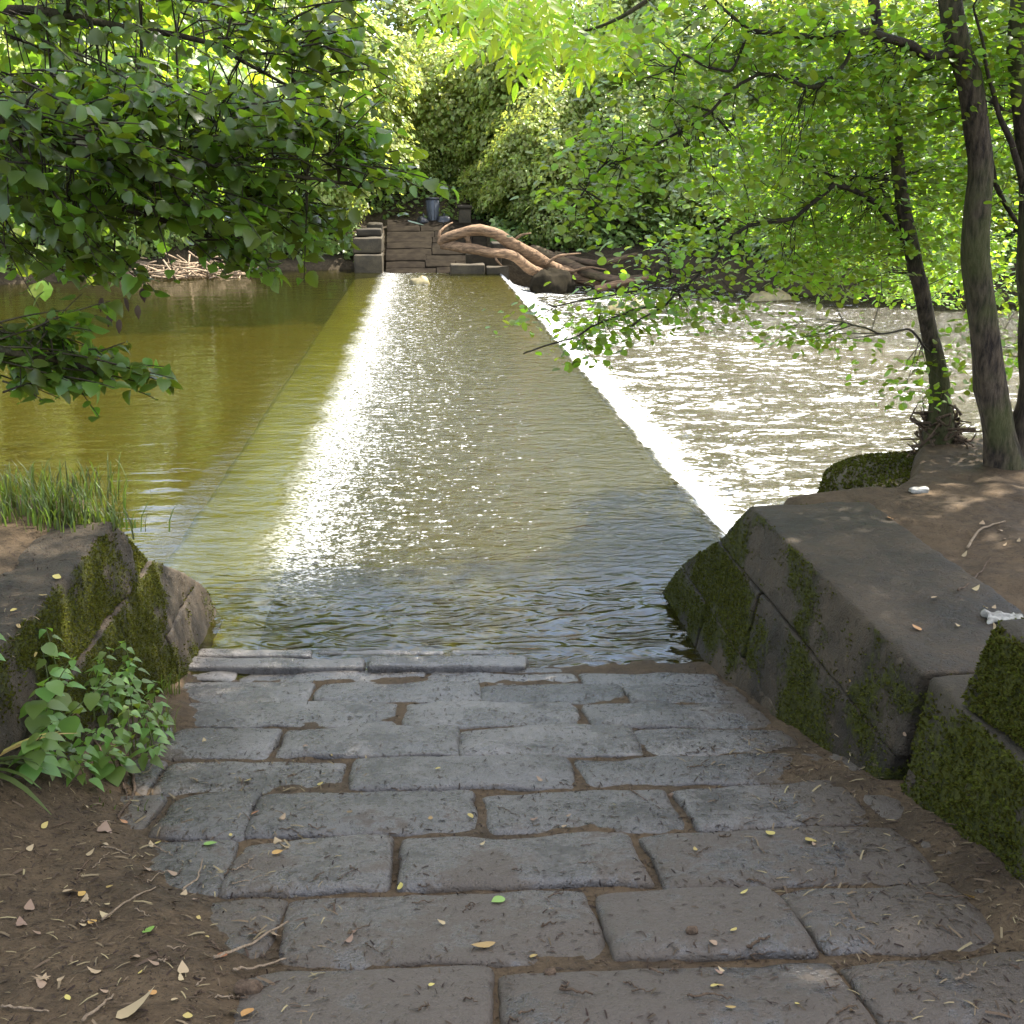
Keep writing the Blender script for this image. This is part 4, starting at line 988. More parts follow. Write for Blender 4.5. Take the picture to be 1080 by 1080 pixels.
# ------------------------------------------------------------------ near right: two hawthorns on the bank
def hawthorn(name, label, trunks, branches, zones, crown, seed, leaf=.052):
    rg = np.random.default_rng(seed)
    base = np.array(trunks[0][0][0]); t = thing(name, base, label, 'tree', 'trees on the right bank')
    for (pts, rad) in trunks:
        P = smooth_path(pts, 26); rr = np.interp(np.linspace(0, 1, 26), np.linspace(0, 1, len(rad)), rad)
        P = P + .02 * np.stack([fbm(P * 2 + 3, 2), fbm(P * 2 + 9, 2), np.zeros(26)], 1)
        V, F = tube(P, rr, 12, True, .28, seed); tk = obj('trunk', mesh_np('trunk', V - base, F, M['bark']), t)
    bp = [smooth_path(p, 26)[8:] for (p, r_) in trunks]
    for (pts, r0) in branches:
        P = smooth_path(pts, 22); P[1:-1] += .022 * np.stack([fbm(P * 5 + 3, 2), fbm(P * 5 + 9, 2), fbm(P * 5 + 19, 2)], 1)[1:-1]
        V, F = tube(P, np.linspace(r0, .005, 22), 7, False, .2); obj('branch', mesh_np('branch', V - base, F, M['bark_dark']), tk); bp.append(P[4:])
    bp = np.concatenate(bp)
    mb = MB(); LPs, LNs, LDs = [], [], []
    def cluster(c, nl, rad):
        i = np.argmin(np.linalg.norm(bp - c, axis=1)); s0 = bp[i]
        if np.linalg.norm(s0 - c) < 1.6: mb.add(*tube(smooth_path([s0, (s0 + c) / 2 + rg.normal(0, .05, 3), c], 5), np.linspace(.004, .0015, 5), 4, False))
        p = c + rg.normal(0, 1, (nl, 3)) * [rad, rad, rad * .38]
        LPs.append(p); LNs.append(np.array([0, 0, 1.]) + rg.normal(0, .45, (nl, 3))); LDs.append(norm(p - c + 1e-4) + rg.normal(0, .4, (nl, 3)) - [0, 0, .25])
    for (cx, cy, rx, ry, Ya, Yb, n, nl) in zones:
        for _ in range(n):
            a = rg.uniform(0, 2 * math.pi); u = math.sqrt(rg.random())
            cluster(A(cx + rx * u * math.cos(a), cy + ry * u * math.sin(a), rg.uniform(Ya, Yb)), int(nl * (1.9 if cx > 810 else 1.15)), rg.uniform(.09, .2))
    obj('twigs', mb.mesh('twigs', M['bark_dark'], base), t)['kind'] = 'stuff'
    LPs, LNs, LDs = map(np.concatenate, (LPs, LNs, LDs))
    X, Y, Z = frames(LNs, LDs); T = leaf_template([(.30, .1), (.42, .38), (.40, .62), (.25, .9)], .15, .2)
    V, F = bulk(*T, LPs, X, Y, Z, leaf * rg.uniform(.6, 1.25, len(LPs)))
    obj('foliage', mesh_np('foliage', V - base, F, M['leaf_haw']), t)
    mc = MB()
    for (c, rx, rz, npad, nleaf) in crown:
        Pc, Nc, Dc, Sc, _ = crown_pads(np.array(c, float), rx, rz, npad, nleaf, .075, rg, front=.5, rp=(.5, 1.0), low=-.5)
        kp = toimg(Pc)[:, 1] < -20
        X, Y, Z = frames(Nc[kp], Dc[kp]); mc.add(*bulk(*KITE, Pc[kp], X, Y, Z, Sc[kp]))
    if crown: obj('crown', mc.mesh('crown', M['leaf_canopy'], base, False), t)
    return t
Ya = 7.75
ta = hawthorn('hawthorn_tree', 'thin leaning tree rising from the mossy boulder, with a rooty base', [
        ([A(990, 492, Ya), A(988, 462, Ya), A(992, 430, Ya), A(988, 385, Ya), A(976, 320, Ya), A(964, 280, Ya), A(950, 200, Ya), A(944, 110, Ya), A(930, 40, Ya), A(920, -20, Ya), A(915, -130, Ya), A(930, -260, Ya)],
         [.16, .115, .078, .064, .057, .054, .048, .044, .04, .037, .03, .02])],
    [([A(962, 270, Ya), A(925, 215, 7.6), A(880, 195, 7.5), A(840, 230, 7.4), A(790, 238, 7.3), A(745, 280, 7.2), A(700, 320, 7.1), A(665, 345, 7.0)], .022),
     ([A(946, 120, Ya), A(905, 105, 7.7), A(860, 90, 7.6), A(810, 70, 7.5)], .018),
     ([A(957, 235, Ya), A(920, 190, 8.2), A(880, 185, 8.4), A(830, 160, 8.6)], .014),
     ([A(700, 320, 7.1), A(645, 338, 7.0), A(595, 358, 6.95), A(552, 373, 6.9)], .008),
     ([A(740, 284, 7.2), A(690, 300, 7.1), A(630, 318, 7.0), A(580, 322, 6.95)], .007),
     ([A(985, 375, Ya), A(960, 350, 7.5), A(930, 352, 7.3), A(890, 340, 7.2)], .01)],
    [(720, 300, 75, 45, 6.9, 7.6, 25, 20), (640, 335, 80, 18, 6.8, 7.2, 18, 18), (610, 372, 30, 6, 6.8, 7.0, 4, 14), (800, 255, 80, 50, 7.2, 8.2, 32, 18), (890, 250, 80, 60, 7.4, 9., 70, 18), (840, 180, 100, 60, 7.3, 9.0, 60, 18), (900, 120, 70, 60, 7.5, 8.8, 40, 18), (870, 200, 110, 70, 9.2, 11.5, 110, 22), (970, 260, 90, 60, 9.2, 11.5, 80, 22), (960, 90, 130, 90, 9., 11, 100, 22), (870, 360, 50, 25, 7.2, 7.8, 8, 12), (985, 400, 35, 30, 7.3, 8, 7, 14), (1000, 200, 60, 90, 8, 9.5, 50, 18)],
    [((3.4, 8.0, 6.2), 2.2, 1.4, 60, 170)], 401)
Yb = 7.0
tb_ = hawthorn('hawthorn_tree', 'thick double-stemmed tree at the right edge of the bank', [
        ([A(1062, 516, Yb), A(1056, 480, Yb), A(1048, 430, Yb), A(1040, 370, Yb), A(1030, 290, Yb), A(1026, 260, Yb), A(1034, 200, Yb), A(1034, 150, Yb), A(1022, 90, Yb), A(1006, 30, Yb), A(995, -30, Yb), A(985, -140, Yb), A(990, -260, Yb)],
         [.17, .115, .10, .092, .088, .088, .086, .082, .078, .074, .07, .055, .035]),
        ([A(1066, 516, Yb + .1), A(1078, 470, Yb + .1), A(1090, 400, Yb + .1), A(1088, 300, Yb + .1), A(1082, 160, Yb + .1), A(1074, 60, Yb + .1), A(1080, -60, Yb + .2), A(1090, -200, Yb + .2)], [.14, .095, .085, .08, .072, .064, .055, .04])],
    [([A(1010, 50, Yb), A(985, 60, 6.9), A(950, 42, 6.8), A(900, 35, 6.7), A(850, 41, 6.6), A(800, 35, 6.6), A(775, 18, 6.6), A(755, 0, 6.6)], .034),
     ([A(1034, 140, Yb), A(1050, 190, 7.2), A(1075, 240, 7.3), A(1100, 260, 7.4)], .03),
     ([A(1022, 90, Yb), A(1050, 110, 7.3), A(1085, 120, 7.4)], .03),
     ([A(1082, 200, Yb + .1), A(1060, 130, 7.0), A(1040, 60, 6.9), A(1030, 0, 6.8)], .024),
     ([A(905, 36, 6.7), A(880, 80, 6.7), A(850, 92, 6.6), A(800, 78, 6.6), A(750, 115, 6.5), A(700, 150, 6.5), A(640, 175, 6.4), A(610, 210, 6.4)], .014),
     ([A(790, 30, 6.6), A(770, 75, 6.5), A(720, 60, 6.4), A(705, 110, 6.4)], .01)],
    [(740, 60, 90, 55, 6.3, 6.9, 40, 18), (680, 160, 80, 50, 6.2, 6.7, 28, 18), (620, 215, 45, 30, 6.2, 6.6, 12, 15), (860, 60, 100, 60, 6.5, 7.4, 50, 18), (960, 80, 90, 70, 6.8, 7.8, 46, 18), (1060, 150, 60, 120, 7.2, 8.6, 60, 18), (780, 160, 70, 60, 6.4, 7.0, 24, 16), (1060, 330, 50, 70, 7.4, 8.6, 22, 16), (1060, 60, 60, 60, 6.8, 8, 30, 18)],
    [((3.9, 6.2, 6.4), 2.3, 1.4, 60, 170)], 402)
# root tangle caught at the foot of the thin tree
mb = MB(); rb = A(990, 470, Ya)
for i in range(120):
    a = rng.uniform(0, 2 * math.pi); p0 = rb + np.array([.13 * math.cos(a), .13 * math.sin(a), rng.uniform(-.2, .26)])
    mb.add(*tube(smooth_path([p0, p0 + rng.normal(0, .07, 3), p0 + rng.normal(0, .1, 3) * [1, 1, .8]], 6), np.linspace(.013, .004, 6), 5, False))
o = obj('root_tangle', mb.mesh('root_tangle', M['twig'], ta.location), ta); o['kind'] = 'stuff'

# ------------------------------------------------------------------ ash branch overhead
rga = np.random.default_rng(33)
ab = np.array([6.9, 7.9, 1.0])
at_ = thing('ash_tree', ab, 'tall ash tree dangling bright yellow-green feathered leaves at the top centre', 'tree')
mb = MB()
tr = smooth_path([ab, ab + [-.1, .1, 3], ab + [-.3, .1, 6.5], ab + [-.5, -.2, 10], ab + [-.5, -.4, 15]], 16); mb.add(*tube(tr, np.linspace(.3, .06, 16), 12, True, .15))
limbs = [[tr[5], (4.6, 8.8, 6.0), (2.8, 9.3, 5.4), A(650, -25, 9.4), A(560, -8, 9.5), A(490, -15, 9.6)], [tr[5], (4.7, 8.9, 5.9), (3.0, 9.5, 5.2), A(690, -5, 9.3), A(640, 25, 9.3), A(600, 36, 9.4)], [tr[6], (4.4, 9.2, 6.6), (2.6, 9.8, 5.9), A(520, -50, 9.8), A(430, -30, 9.9)]]
lp = branch_set(mb, limbs, .045, .005, 22)
rgc = np.random.default_rng(77)
Pc, Nc, Dc, Sc, Cc = crown_pads(np.array([6.35, 7.35, 12.0]), 4.5, 3.3, 260, 200, .13, rgc, front=.5, rp=(.8, 1.5), low=-.7)  # crown out of view, placed and sized to shade the ramp
for i in rgc.choice(len(Cc), 40, replace=False):
    k_ = int(np.clip((Cc[i, 2] - 1) / 15 * .85 * 16, 5, 13)); mb.add(*tube(smooth_path([tr[k_], (tr[k_] + Cc[i]) / 2 + [0, 0, .3], Cc[i]], 6), np.linspace(.07, .015, 6), 5, False))
obj('trunk', mb.mesh('trunk', M['bark'], at_.location), at_)
X, Y, Z = frames(Nc, Dc); V, F = bulk(*KITE, Pc, X, Y, Z, Sc); obj('crown', mesh_np('crown', V - ab, F, M['leaf_canopy'], False), at_)
def ash_leaf_mesh(seed):
    rg = np.random.default_rng(seed); mb = MB()
    q = np.array([(0, y_, -.35 * y_ * y_) for y_ in np.linspace(0, 1, 8)]); mb.add(*tube(q, np.linspace(.008, .004, 8), 4, False))
    P, N, D, S = [], [], [], []
    for j in range(5):
        f_ = .28 + .62 * j / 4; p = np.array([0, f_, -.35 * f_ * f_])
        for sg in (-1, 1):
            P.append(p); D.append([sg * .85, .55, -.35 + rg.normal(0, .15)]); N.append([sg * .2, .2, 1 + rg.normal(0, .1)]); S.append(.34 * (1 - .25 * abs(j - 2.2) / 2))
    P.append(q[-1]); D.append([0, 1, -.7]); N.append([0, .6, 1]); S.append(.34)
    X, Y, Z = frames(np.array(N), np.array(D, float)); mb.add(*bulk(*LANCE, np.array(P), X, Y, Z, np.array(S) * rg.uniform(.9, 1.1, len(S))))
    return mb.mesh('leaf', M['leaf_ash'])
AM = [ash_leaf_mesh(i) for i in range(4)]
for (cx, cy, rx, ry, n) in [(560, 10, 85, 28, 26), (625, 25, 55, 28, 17), (685, 20, 35, 25, 6), (490, -8, 40, 12, 6), (580, 42, 60, 18, 6)]:
    for _ in range(n):
        a = rga.uniform(0, 2 * math.pi); u = math.sqrt(rga.random())
        e = A(cx + rx * u * math.cos(a), cy + ry * u * math.sin(a), rga.uniform(9.0, 10.2))
        d = norm(np.array([rga.normal(-.1, .5), rga.normal(-.1, .4), -.75])); nn = np.array([rga.normal(0, .3), -.75, .8])
        x_, y_, z_ = frames(nn[None], d[None]); as_obj_leaf(AM[rga.integers(4)], at_, e - d * .08, x_[0], y_[0], z_[0], rga.uniform(.34, .46))

# ------------------------------------------------------------------ plants at the left margin
rgp = np.random.default_rng(44)
NM = [mesh_np('leaf', NETTLE[0] * [1.25, 1, 1 + .5 * i], [np.array([f for f in NETTLE[1] if len(f) == k_]) for k_ in (3, 4)], M['nettle']) for i in range(2)]
NM.append(mesh_np('leaf', BROAD2[0], [np.array([f for f in BROAD2[1] if len(f) == k_]) for k_ in (3, 4)], M['nettle']))
def nettle(x, y, h, pairs, label, leafs=.075, broad=False):
    p, n = drop(x, y); t = thing('nettle', p, label, 'plant', 'leafy plants at the foot of the left wall')
    lean = rgp.normal(0, .3, 2) + [.2, -.25]
    q = np.array([(lean[0] * h * f_ * f_, lean[1] * h * f_ * f_, h * f_) for f_ in np.linspace(0, 1, 7)])
    V, F = tube(q, np.linspace(.005, .002, 7), 5, False); obj('stem', mesh_np('stem', V, F, M['stem']), t)
    for j in range(pairs):
        f_ = .3 + .7 * j / max(1, pairs - 1); i = min(int(f_ * 6), 5); pp = q[i] + (q[i + 1] - q[i]) * (f_ * 6 - i)
        a0 = j * math.pi / 2 + rgp.normal(0, .3)
        for s_ in (0, math.pi):
            a = a0 + s_; d = np.array([math.cos(a), math.sin(a), -.05 + rgp.normal(0, .15)]); nn = np.array([.25 * math.cos(a), .25 * math.sin(a), 1.]) + rgp.normal(0, .15, 3)
            x_, y_, z_ = frames(nn[None], d[None]); as_obj_leaf(NM[2] if broad else NM[rgp.integers(2)], t, p + pp + d * (.012 + .03 * (1 - f_)), x_[0], y_[0], z_[0], leafs * (1.15 - .5 * f_) * rgp.uniform(.8, 1.25))
NP = [(10, 745, .2, ''), (40, 790, .18, ''), (75, 795, .16, ''), (110, 785, .18, 'broad'), (140, 775, .16, ''), (160, 750, .2, ''), (55, 720, .3, 'broad'), (95, 725, .34, ''), (120, 728, .3, ''), (30, 735, .34, ''), (20, 720, .42, 'broad'), (50, 700, .40, ''), (85, 715, .42, ''), (110, 700, .46, ''), (135, 705, .40, ''), (30, 760, .36, 'broad'), (70, 750, .40, ''), (100, 745, .42, ''), (130, 740, .38, ''), (155, 735, .30, ''), (60, 780, .26, ''), (15, 790, .3, 'broad'), (95, 775, .25, ''), (125, 765, .25, ''), (150, 760, .22, ''), (-20, 740, .4, ''), (-25, 790, .3, 'broad'), (45, 740, .45, 'broad')]
WHERE = ['tiny edge', 'stubby', 'squat', 'small broad', 'stunted', 'fresh', 'half-hidden broad', 'half-hidden slim', 'half-hidden upright', 'half-hidden leaning', 'leftmost tall', 'tall', 'slim', 'tallest', 'upright', 'broad-leaved', 'bushy', 'dense', 'spreading', 'rightmost', 'short', 'low broad-leaved', 'small', 'small leaning', 'smallest', 'cut-off', 'low cut-off', 'large-leaved']
PLACE = ['under the tall edge plant', 'just above the strap leaves', 'under the front of the clump', 'above the bare roots', 'close to the paving margin', 'below the wall end', 'behind the large-leaved one', 'behind the dense one', 'next to the wall face', 'behind the left edge plants', 'against the left photo edge', 'behind the broad-leaved one', 'in the middle of the left clump', 'against the left wall face', 'beside the wall end of the clump', 'near the strap-leaved clump', 'in the heart of the clump', 'below the tall stems', 'over the buried stones', 'leaning over the paving edge', 'in front of the clump', 'above the strap-leaved clump', 'at the mud edge', 'near the bare roots', 'beside the paving margin', 'at the photo edge', 'at the photo edge above the strap leaves', 'left of the wall']
for i, (px, py, h, kd) in enumerate(NP):
    g_ = pick(max(px, 2), py + 40)[0]; g_ = g_ + [(px - max(px, 2)) * .004, 0, 0]
    nettle(g_[0] + .02, g_[1] + .12, h, 7 if kd else 8, WHERE[i] + ' green leafy plant ' + PLACE[i], .095 if kd else .068, bool(kd))
def grass_tuft(p, n, h, spread, label, mat='grass', name='grass_tuft', w=.006, lean=(0, 0), group='grass tufts on the left bank'):
    mb = MB(); 
    for i in range(n):
        a = rgp.uniform(0, 2 * math.pi); b0 = np.array([rgp.normal(0, spread), rgp.normal(0, spread * .6), -.01]); hh = h * rgp.uniform(.4, 1.15)
        d = np.array([math.cos(a) * .5 + lean[0], math.sin(a) * .5 + lean[1], 0]) * hh * rgp.uniform(.2, 1.)
        side = norm(np.array([-math.sin(a), math.cos(a), 0.])) * w * rgp.uniform(.6, 1.2); V = []
        for f_ in (0, .35, .7): 
            c = b0 + d * f_ * f_ + [0, 0, hh * (f_ - .25 * f_ * f_)]; V += [c - side * (1 - f_ * .6), c + side * (1 - f_ * .6)]
        V.append(b0 + d + [0, 0, hh * .72]); mb.add(V, [np.array([(0, 1, 3, 2), (2, 3, 5, 4)]), np.array([(4, 5, 6)])])
    t = thing(name, p, label, 'grass', group); obj('blades', mb.mesh('blades', M[mat], (0, 0, 0), False), t)['kind'] = 'stuff'; return t
for (px, py, n, h, sp, lab) in [(15, 545, 90, .30, .12, 'tall grass tuft at the left photo edge on the bank'), (55, 550, 120, .34, .14, 'thick grass tuft on the left bank above the pool'), (95, 548, 110, .38, .12, 'tallest grass tuft at the corner of the left wall top'), (75, 558, 60, .18, .12, 'short grass in front of the bank tufts'), (120, 556, 26, .12, .06, 'sparse short grass beside the wall corner'), (30, 530, 90, .26, .16, 'dense grass tuft at the water edge of the left bank'), (80, 528, 90, .30, .15, 'leaning grass tuft at the water edge behind the wall corner'), (5, 560, 60, .2, .12, 'low grass tuft by the left photo edge')]:
    grass_tuft(drop(*A(px, py, onplane(px, py, (0, 0, 1), 1.18)[1])[:2])[0], n, h, sp, lab)
for (px, py, n, h, sp, lab) in [(165, 770, 40, .22, .06, 'wiry grass tuft hanging over the paving below the plants'), (175, 730, 34, .2, .05, 'feathery grass tuft at the foot of the left wall'), (140, 790, 24, .16, .05, 'thin yellowing grass tuft at the mud edge'), (100, 850, 10, .07, .08, 'flattened short grass on the left mud')]:
    grass_tuft(pick(px, py)[0], n, h, sp, lab, w=.004, lean=(.4, -.3))
# strap-leaved clump at the left edge
sp_ = pick(4, 815)[0]; t = thing('daffodil_clump', sp_ + np.array([-.12, 0, 0]), 'clump of long strap leaves yellowing at the left edge', 'plant')
for i in range(22):
    a = rgp.uniform(-1.9, .9); L = rgp.uniform(.28, .5); d = np.array([math.cos(a), math.sin(a), 0]); w = rgp.uniform(.008, .014); up_ = rgp.uniform(.25, .8)
    sd = np.array([-math.sin(a), math.cos(a), 0]); V = []; st_ = np.linspace(0, 1, 7); droop = rgp.uniform(.5, 1.3)
    for f_ in st_:
        c = d * L * f_ * (1 - .15 * f_) + np.array([0, 0, L * (up_ * f_ - droop * f_ * f_ * .6)]); ww = w * (1 - f_ ** 3) + .001; V += [c - sd * ww + [0, 0, .004], c + sd * ww + [0, 0, .004]]
    Fq = np.array([(2 * j, 2 * j + 1, 2 * j + 3, 2 * j + 2) for j in range(6)])
    V = np.array(V); V[:, 2] = np.maximum(V[:, 2], -.06 + .0 * V[:, 2])
    obj('leaf', mesh_np('leaf', V, [Fq], M['grass'] if i % 4 else M['dry_yellow']), t)

# ------------------------------------------------------------------ fallen leaves, twigs and scraps
rgl = np.random.default_rng(55)
MAPLE = []
mo_ = [(0, 0)]
for (ang, r_) in [(-150, .25), (-125, .62), (-100, .3), (-70, .85), (-45, .38), (-18, .9), (0, .5), (0, 1.0)][::1]: pass
def maple_mesh(mat):
    pr = [(25, .30), (50, .62), (68, .30), (98, .85), (118, .36), (150, .95), (165, .45)]
    pts = [(0, -.02)] + [(math.sin(R(a)) * r_, .4 - math.cos(R(a)) * r_) for a, r_ in pr] + [(0, 1.4)] + [(-math.sin(R(a)) * r_, .4 - math.cos(R(a)) * r_) for a, r_ in pr[::-1]]
    V = [(0, .45, .0)] + [(x * .6, y * .7, .10 * (x * x) + .05 * math.sin(y * 5)) for x, y in pts]; n = len(pts)
    return mesh_np('blade', V, [np.array([(0, i + 1, (i + 1) % n + 1) for i in range(n)])], mat)
def leaf_mesh(T, mat, sx=1., curl=1.): return mesh_np('blade', T[0] * [sx, 1, curl], [np.array([f for f in T[1] if len(f) == k_]) for k_ in (3, 4)], mat)
LV = {'yellow': [leaf_mesh(BROAD3, M['dry_yellow'], 1, -1.2), leaf_mesh(LANCE, M['dry_yellow'], 1.4, -.8)], 'tan': [leaf_mesh(BROAD2, M['dry_tan'], .8, -1.5), leaf_mesh(BROAD, M['dry_tan'], .9, -1.8)], 'orange': [leaf_mesh(BROAD3, M['dry_orange'], 1, -1)], 'green': [leaf_mesh(BROAD3, M['fresh_green'], 1, -.6)], 'maple': [maple_mesh(M['dry_tan'])]}
def fallen(px, py, kind, size, label, group=None, rot=None, var=None):
    p, n = pick(px, py); L = LV[kind]; me = L[rgl.integers(len(L))] if var is None else L[var]
    a = rgl.uniform(0, 2 * math.pi) if rot is None else rot
    x_, y_, z_ = frames((n + rgl.normal(0, .12, 3))[None], np.array([[math.cos(a), math.sin(a), 0.]]))
    o = bpy.data.objects.new('fallen_leaf', me); COL.objects.link(o); tag(o, label, 'leaf', group)
    from mathutils import Matrix
    m = np.eye(4); m[:3, 0] = x_[0] * size; m[:3, 1] = y_[0] * size; m[:3, 2] = z_[0] * size; m[:3, 3] = p + n * (.006 + .05 * size) - y_[0] * size * .5
    o.matrix_world = Matrix(m.tolist()); return o
UN = [(157, 984, 'green', .045, 'fresh pale green fallen leaf lying on the mud'), (42, 1034, 'maple', .05, 'tan lobed leaf on the mud near the bottom left corner'), (100, 1027, 'tan', .04, 'pale oval tan leaf on the mud near the bottom left'), (145, 1069, 'tan', .10, 'large curled pale brown leaf at the bottom left edge'),
      (525, 952, 'green', .05, 'green and yellow fallen leaf in the middle of the near paving'), (510, 1000, 'yellow', .075, 'crumpled yellow leaf in the joint between the nearest stones'), (854, 889, 'yellow', .05, 'bright yellow leaf on the paving near the right wall foot'), (812, 905 - 24, 'yellow', .04, 'small yellow leaf beside the bright yellow one'),
      (966, 664, 'orange', .05, 'orange leaf on the flat coping of the right wall'), (938, 548, 'orange', .05, 'reddish leaf at the far end of the right coping'), (1020, 948, 'yellow', .06, 'olive leaf at the foot of the mossy blocks'), (74, 945, 'tan', .06, 'pair-like folded tan leaf on the left mud'), (110, 877, 'tan', .07, 'pale crumpled leaf on the mud below the plants'), (262, 825, 'yellow', .04, 'yellow leaf on the left edge of the paving'), (338, 829, 'yellow', .035, 'small yellow leaf in the joint near the paving centre left'), (222, 892, 'green', .05, 'grey-green round leaf at the mud edge')]
for (px, py, kd, sz, lab) in UN: fallen(px, py, kd, sz, lab, rot=.15 if py == 1069 else None)
for i in range(46):
    px, py = rgl.uniform(15, 300), rgl.uniform(850, 1075)
    fallen(px, py, rgl.choice(['tan', 'yellow', 'tan', 'tan', 'orange']), rgl.uniform(.018, .045), 'small dry leaf scattered on the brown mud at lower left', 'small dry leaves on the left mud')
for i in range(40):
    px, py = rgl.uniform(170, 960), rgl.uniform(715, 1070)
    fallen(px, py, rgl.choice(['yellow', 'tan', 'yellow']), rgl.uniform(.015, .032), 'tiny dry leaf scattered on the stone paving', 'tiny dry leaves on the paving')
for (px, py) in [(15, 645), (25, 655), (35, 690), (18, 662), (60, 610), (45, 630)]:
    fallen(px, py, 'yellow', rgl.uniform(.025, .05), 'small yellowed leaf on the dirt above the left wall', 'leaves on the left bank top')
for i in range(12):
    fallen(rgl.uniform(985, 1075), rgl.uniform(545, 680), 'tan', rgl.uniform(.02, .04), 'small dry leaf on the dirt behind the right coping', 'leaves on the right bank top')
def twig(px, label, r0=.005, mat='twig', group=None, lift=.006):
    P = np.array([pick(x, y)[0] + [0, 0, lift + r0] for (x, y) in px]); Q = smooth_path(P, 4 * len(P))
    Q[1:-1] += rgl.normal(0, .0025, (len(Q) - 2, 3)); c = Q.mean(0)
    V, F = tube(Q, np.linspace(r0, r0 * .5, len(Q)), 5)
    o = obj('twig', mesh_np('twig', V - c, F, M[mat]), None, c); tag(o, label, 'twig', group)
twig([(226, 1013), (262, 1000), (304, 975)], 'long pale stick lying where the mud meets the paving', .006, 'twig_pale')
twig([(246, 1026), (275, 1022), (302, 1014)], 'shorter pale stick parallel to the paving edge', .005, 'twig_pale')
twig([(108, 973), (140, 950), (165, 938)], 'thin pale stick on the left mud', .004, 'twig_pale')
twig([(193, 942), (208, 928), (214, 908)], 'curved pale twig on the mud beside the paving', .004, 'twig_pale')
twig([(88, 1080), (104, 1066), (120, 1052)], 'stick at the bottom left edge', .005, 'twig_pale')
twig([(2, 1064), (30, 1066), (52, 1070)], 'bent pale stick in the bottom left corner', .004, 'twig_pale')
twig([(80, 755), (100, 785), (120, 815), (134, 838)], 'dark bare root below the left plants', .009)
twig([(138, 818), (142, 838), (125, 866)], 'thick bent root on the mud below the plants', .010)
twig([(125, 800), (132, 825), (134, 845)], 'thin root between the two bent roots', .006)
twig([(162, 768), (172, 785), (158, 815)], 'thin curved stem hanging over the paving margin', .004, 'twig_pale')
twig([(1020, 580), (1035, 560), (1060, 552)], 'bent pale root on the dirt behind the right coping', .008, 'twig_pale')
twig([(1010, 625), (1030, 610), (1045, 590)], 'thin root on the right bank dirt', .006)
twig([(590, 1046), (610, 1049), (625, 1052)], 'dark short twig on the nearest centre stone', .005)
twig([(725, 1053), (750, 1053), (772, 1056)], 'dark thin twig on the nearest right stone', .004)
twig([(684, 1025), (700, 1029)], 'short dark twig on the near stone', .004)
twig([(788, 1003), (800, 996), (812, 991)], 'stubby twig beside the near joint', .006)
twig([(1008, 1036), (1020, 1031), (1030, 1024)], 'pale splinter at the lower right on the mud', .004, 'twig_pale')
twig([(975, 945), (1000, 947), (1025, 950)], 'twig on the mud at the foot of the mossy blocks', .004)
for i in range(60):
    px, py = rgl.uniform(230, 1000), rgl.uniform(800, 1075); a = rgl.uniform(-.6, .6); L = rgl.uniform(10, 26)
    try: twig([(px, py), (px + L * .5 * math.cos(a), py + L * .5 * math.sin(a) + rgl.normal(0, 1.5)), (px + L * math.cos(a), py + L * math.sin(a))], 'small dark twig scattered on the stone paving', rgl.uniform(.0018, .0035), 'twig', 'small twigs on the paving', .003)
    except Exception: pass
for i in range(40):
    px, py = rgl.uniform(5, 280), rgl.uniform(850, 1070); a = rgl.uniform(-.9, .6); L = rgl.uniform(10, 34)
    twig([(px, py), (px + L * .5 * math.cos(a), py + L * .5 * math.sin(a) + rgl.normal(0, 2)), (px + L * math.cos(a), py + L * math.sin(a))], 'small brown twig scattered on the left mud', rgl.uniform(.0018, .0035), 'twig' if i % 3 else 'twig_pale', 'small twigs on the left mud', .003)
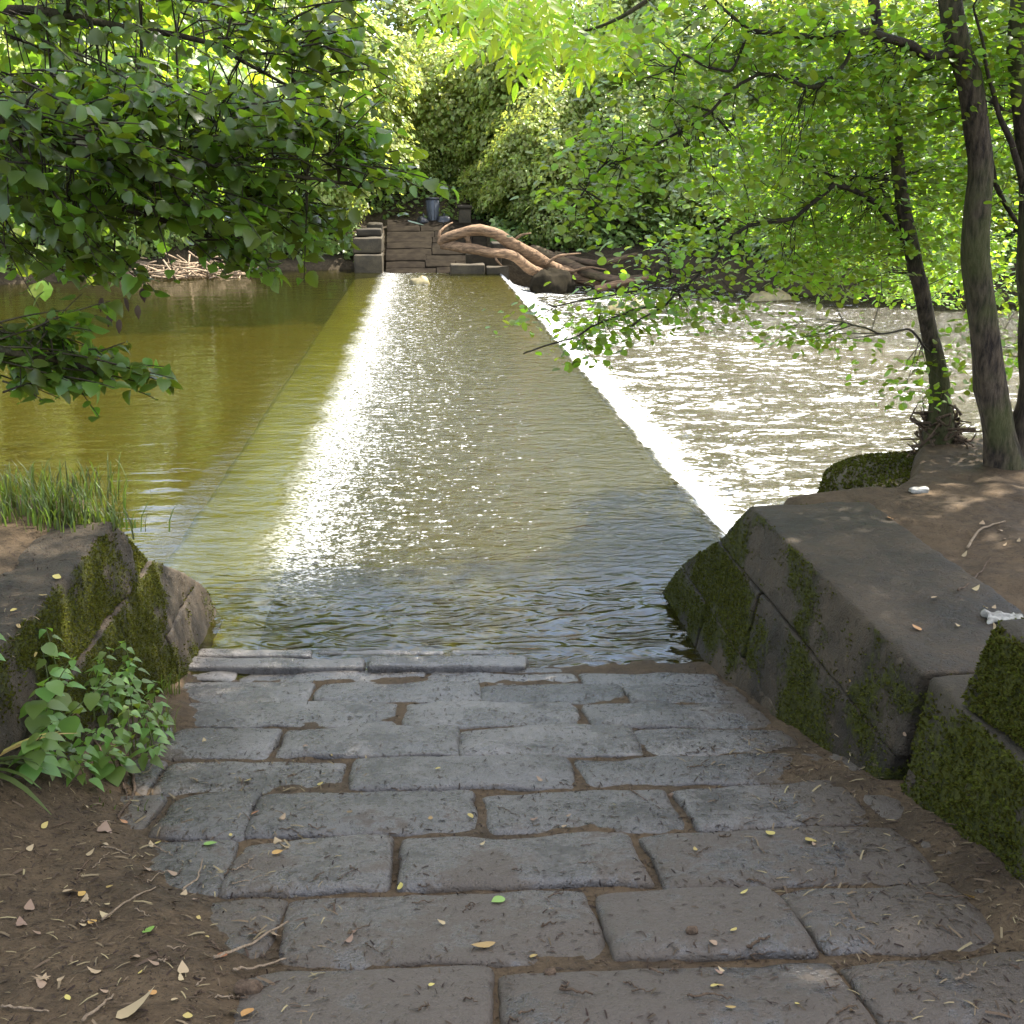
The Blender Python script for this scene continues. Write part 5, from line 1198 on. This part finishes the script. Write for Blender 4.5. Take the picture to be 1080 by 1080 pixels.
# pale scrap on the right bank
c, n = pick(1058, 654); t = thing('paper_scrap', c, 'crumpled dirty white scrap on the right bank dirt', 'litter')
V, F = rblock(box8(-.075, .075, -.045, .045, -.004, .022), (12, 9, 3), .010, .012, 130, 26); V[:, 2] += .016 * fbm(V * 24, 3); V[:, :2] += .014 * np.stack([fbm(V * 16 + 4, 3), fbm(V * 16 + 9, 3)], 1); obj('sheet', mesh_np('sheet', V, F, M['white'], False), t)
c, n = pick(968, 519); t = thing('paper_scrap', c, 'small pale scrap at the edge of the mossy boulder', 'litter')
V, F = rblock(box8(-.06, .06, -.03, .03, -.004, .03), (6, 5, 3), .01, .014, 131, 14); obj('sheet', mesh_np('sheet', V, F, M['white'], False), t)
for (px, py, s_, lab) in [(580, 1027, .016, 'small dark pebble on the nearest centre stone'), (730, 983, .02, 'dark stub of wood on the near right stone'), (262, 1045, .035, 'brown clod of earth at the left end of the nearest stone')]:
    c, n = pick(px, py); V, F = rblock(box8(-s_, s_, -s_ * .7, s_ * .7, -s_ * .3, s_ * .9), (5, 5, 4), s_ * .5, s_ * .2, px, 30)
    o = obj('pebble', mesh_np('pebble', V, F, M['twig']), None, c); tag(o, lab, 'pebble')
# crumbs of bark, needles and grit washed into the joints and over the mud
bits = []
n = 16000; bx = rgl.uniform(-2.2, 1.95, n); by = 2.0 + 4.3 * rgl.random(n) ** 1.3
P, N, D, S = [], [], [], []
for x, y in zip(bx, by):
    p, nn = drop(x, y); zr = R0 - RS * y
    low = p[2] < zr - .012; mudside = (x < -.55 - .34 * (y - 2.4)) or (x > 1.35)
    if not (low or mudside or rgl.random() < .3): continue
    P.append(p + nn * .003); N.append(nn + rgl.normal(0, .3, 3)); D.append(rgl.normal(0, 1, 3)); S.append(rgl.uniform(.006, .03))
T = (np.array([(-.09, -.5, 0), (.09, -.5, .03), (.08, .0, .08), (.05, .5, 0), (-.07, .45, .02), (-.1, 0, .07)]), [(0, 1, 2, 5), (5, 2, 3, 4)])
X, Y, Z = frames(np.array(N), np.array(D)); V, F = bulk(*T, np.array(P), X, Y, Z, np.array(S))
o = obj('leaf_litter', mesh_np('leaf_litter', V, F, M['bits'], False)); tag(o, 'fine dark crumbs of bark and stalks in the joints and on the mud', 'litter', None, 'stuff')

n = 2600; bx = np.where(rgl.random(n) < .7, rgl.uniform(-2.3, -.3, n), rgl.uniform(1.1, 1.9, n)); by = 2.1 + 2.6 * rgl.random(n)
P, N, D, S = [], [], [], []
for x, y in zip(bx, by):
    p, nn = drop(x, y); P.append(p + nn * .004); N.append(nn + rgl.normal(0, .3, 3)); D.append(rgl.normal(0, 1, 3)); S.append(rgl.uniform(.008, .035) if rgl.random() < .8 else rgl.uniform(.03, .07))
X, Y, Z = frames(np.array(N), np.array(D)); V, F = bulk(T[0] * [.7, 1, 1], T[1], np.array(P), X, Y, Z, np.array(S))
o = obj('straw_litter', mesh_np('straw_litter', V, F, leafmat('straw_bits', (.13, .095, .055), (.05, .035, .02), .8, .1, .9, .2), False)); tag(o, 'pale straw and stalk fragments trodden into the mud', 'litter', None, 'stuff')
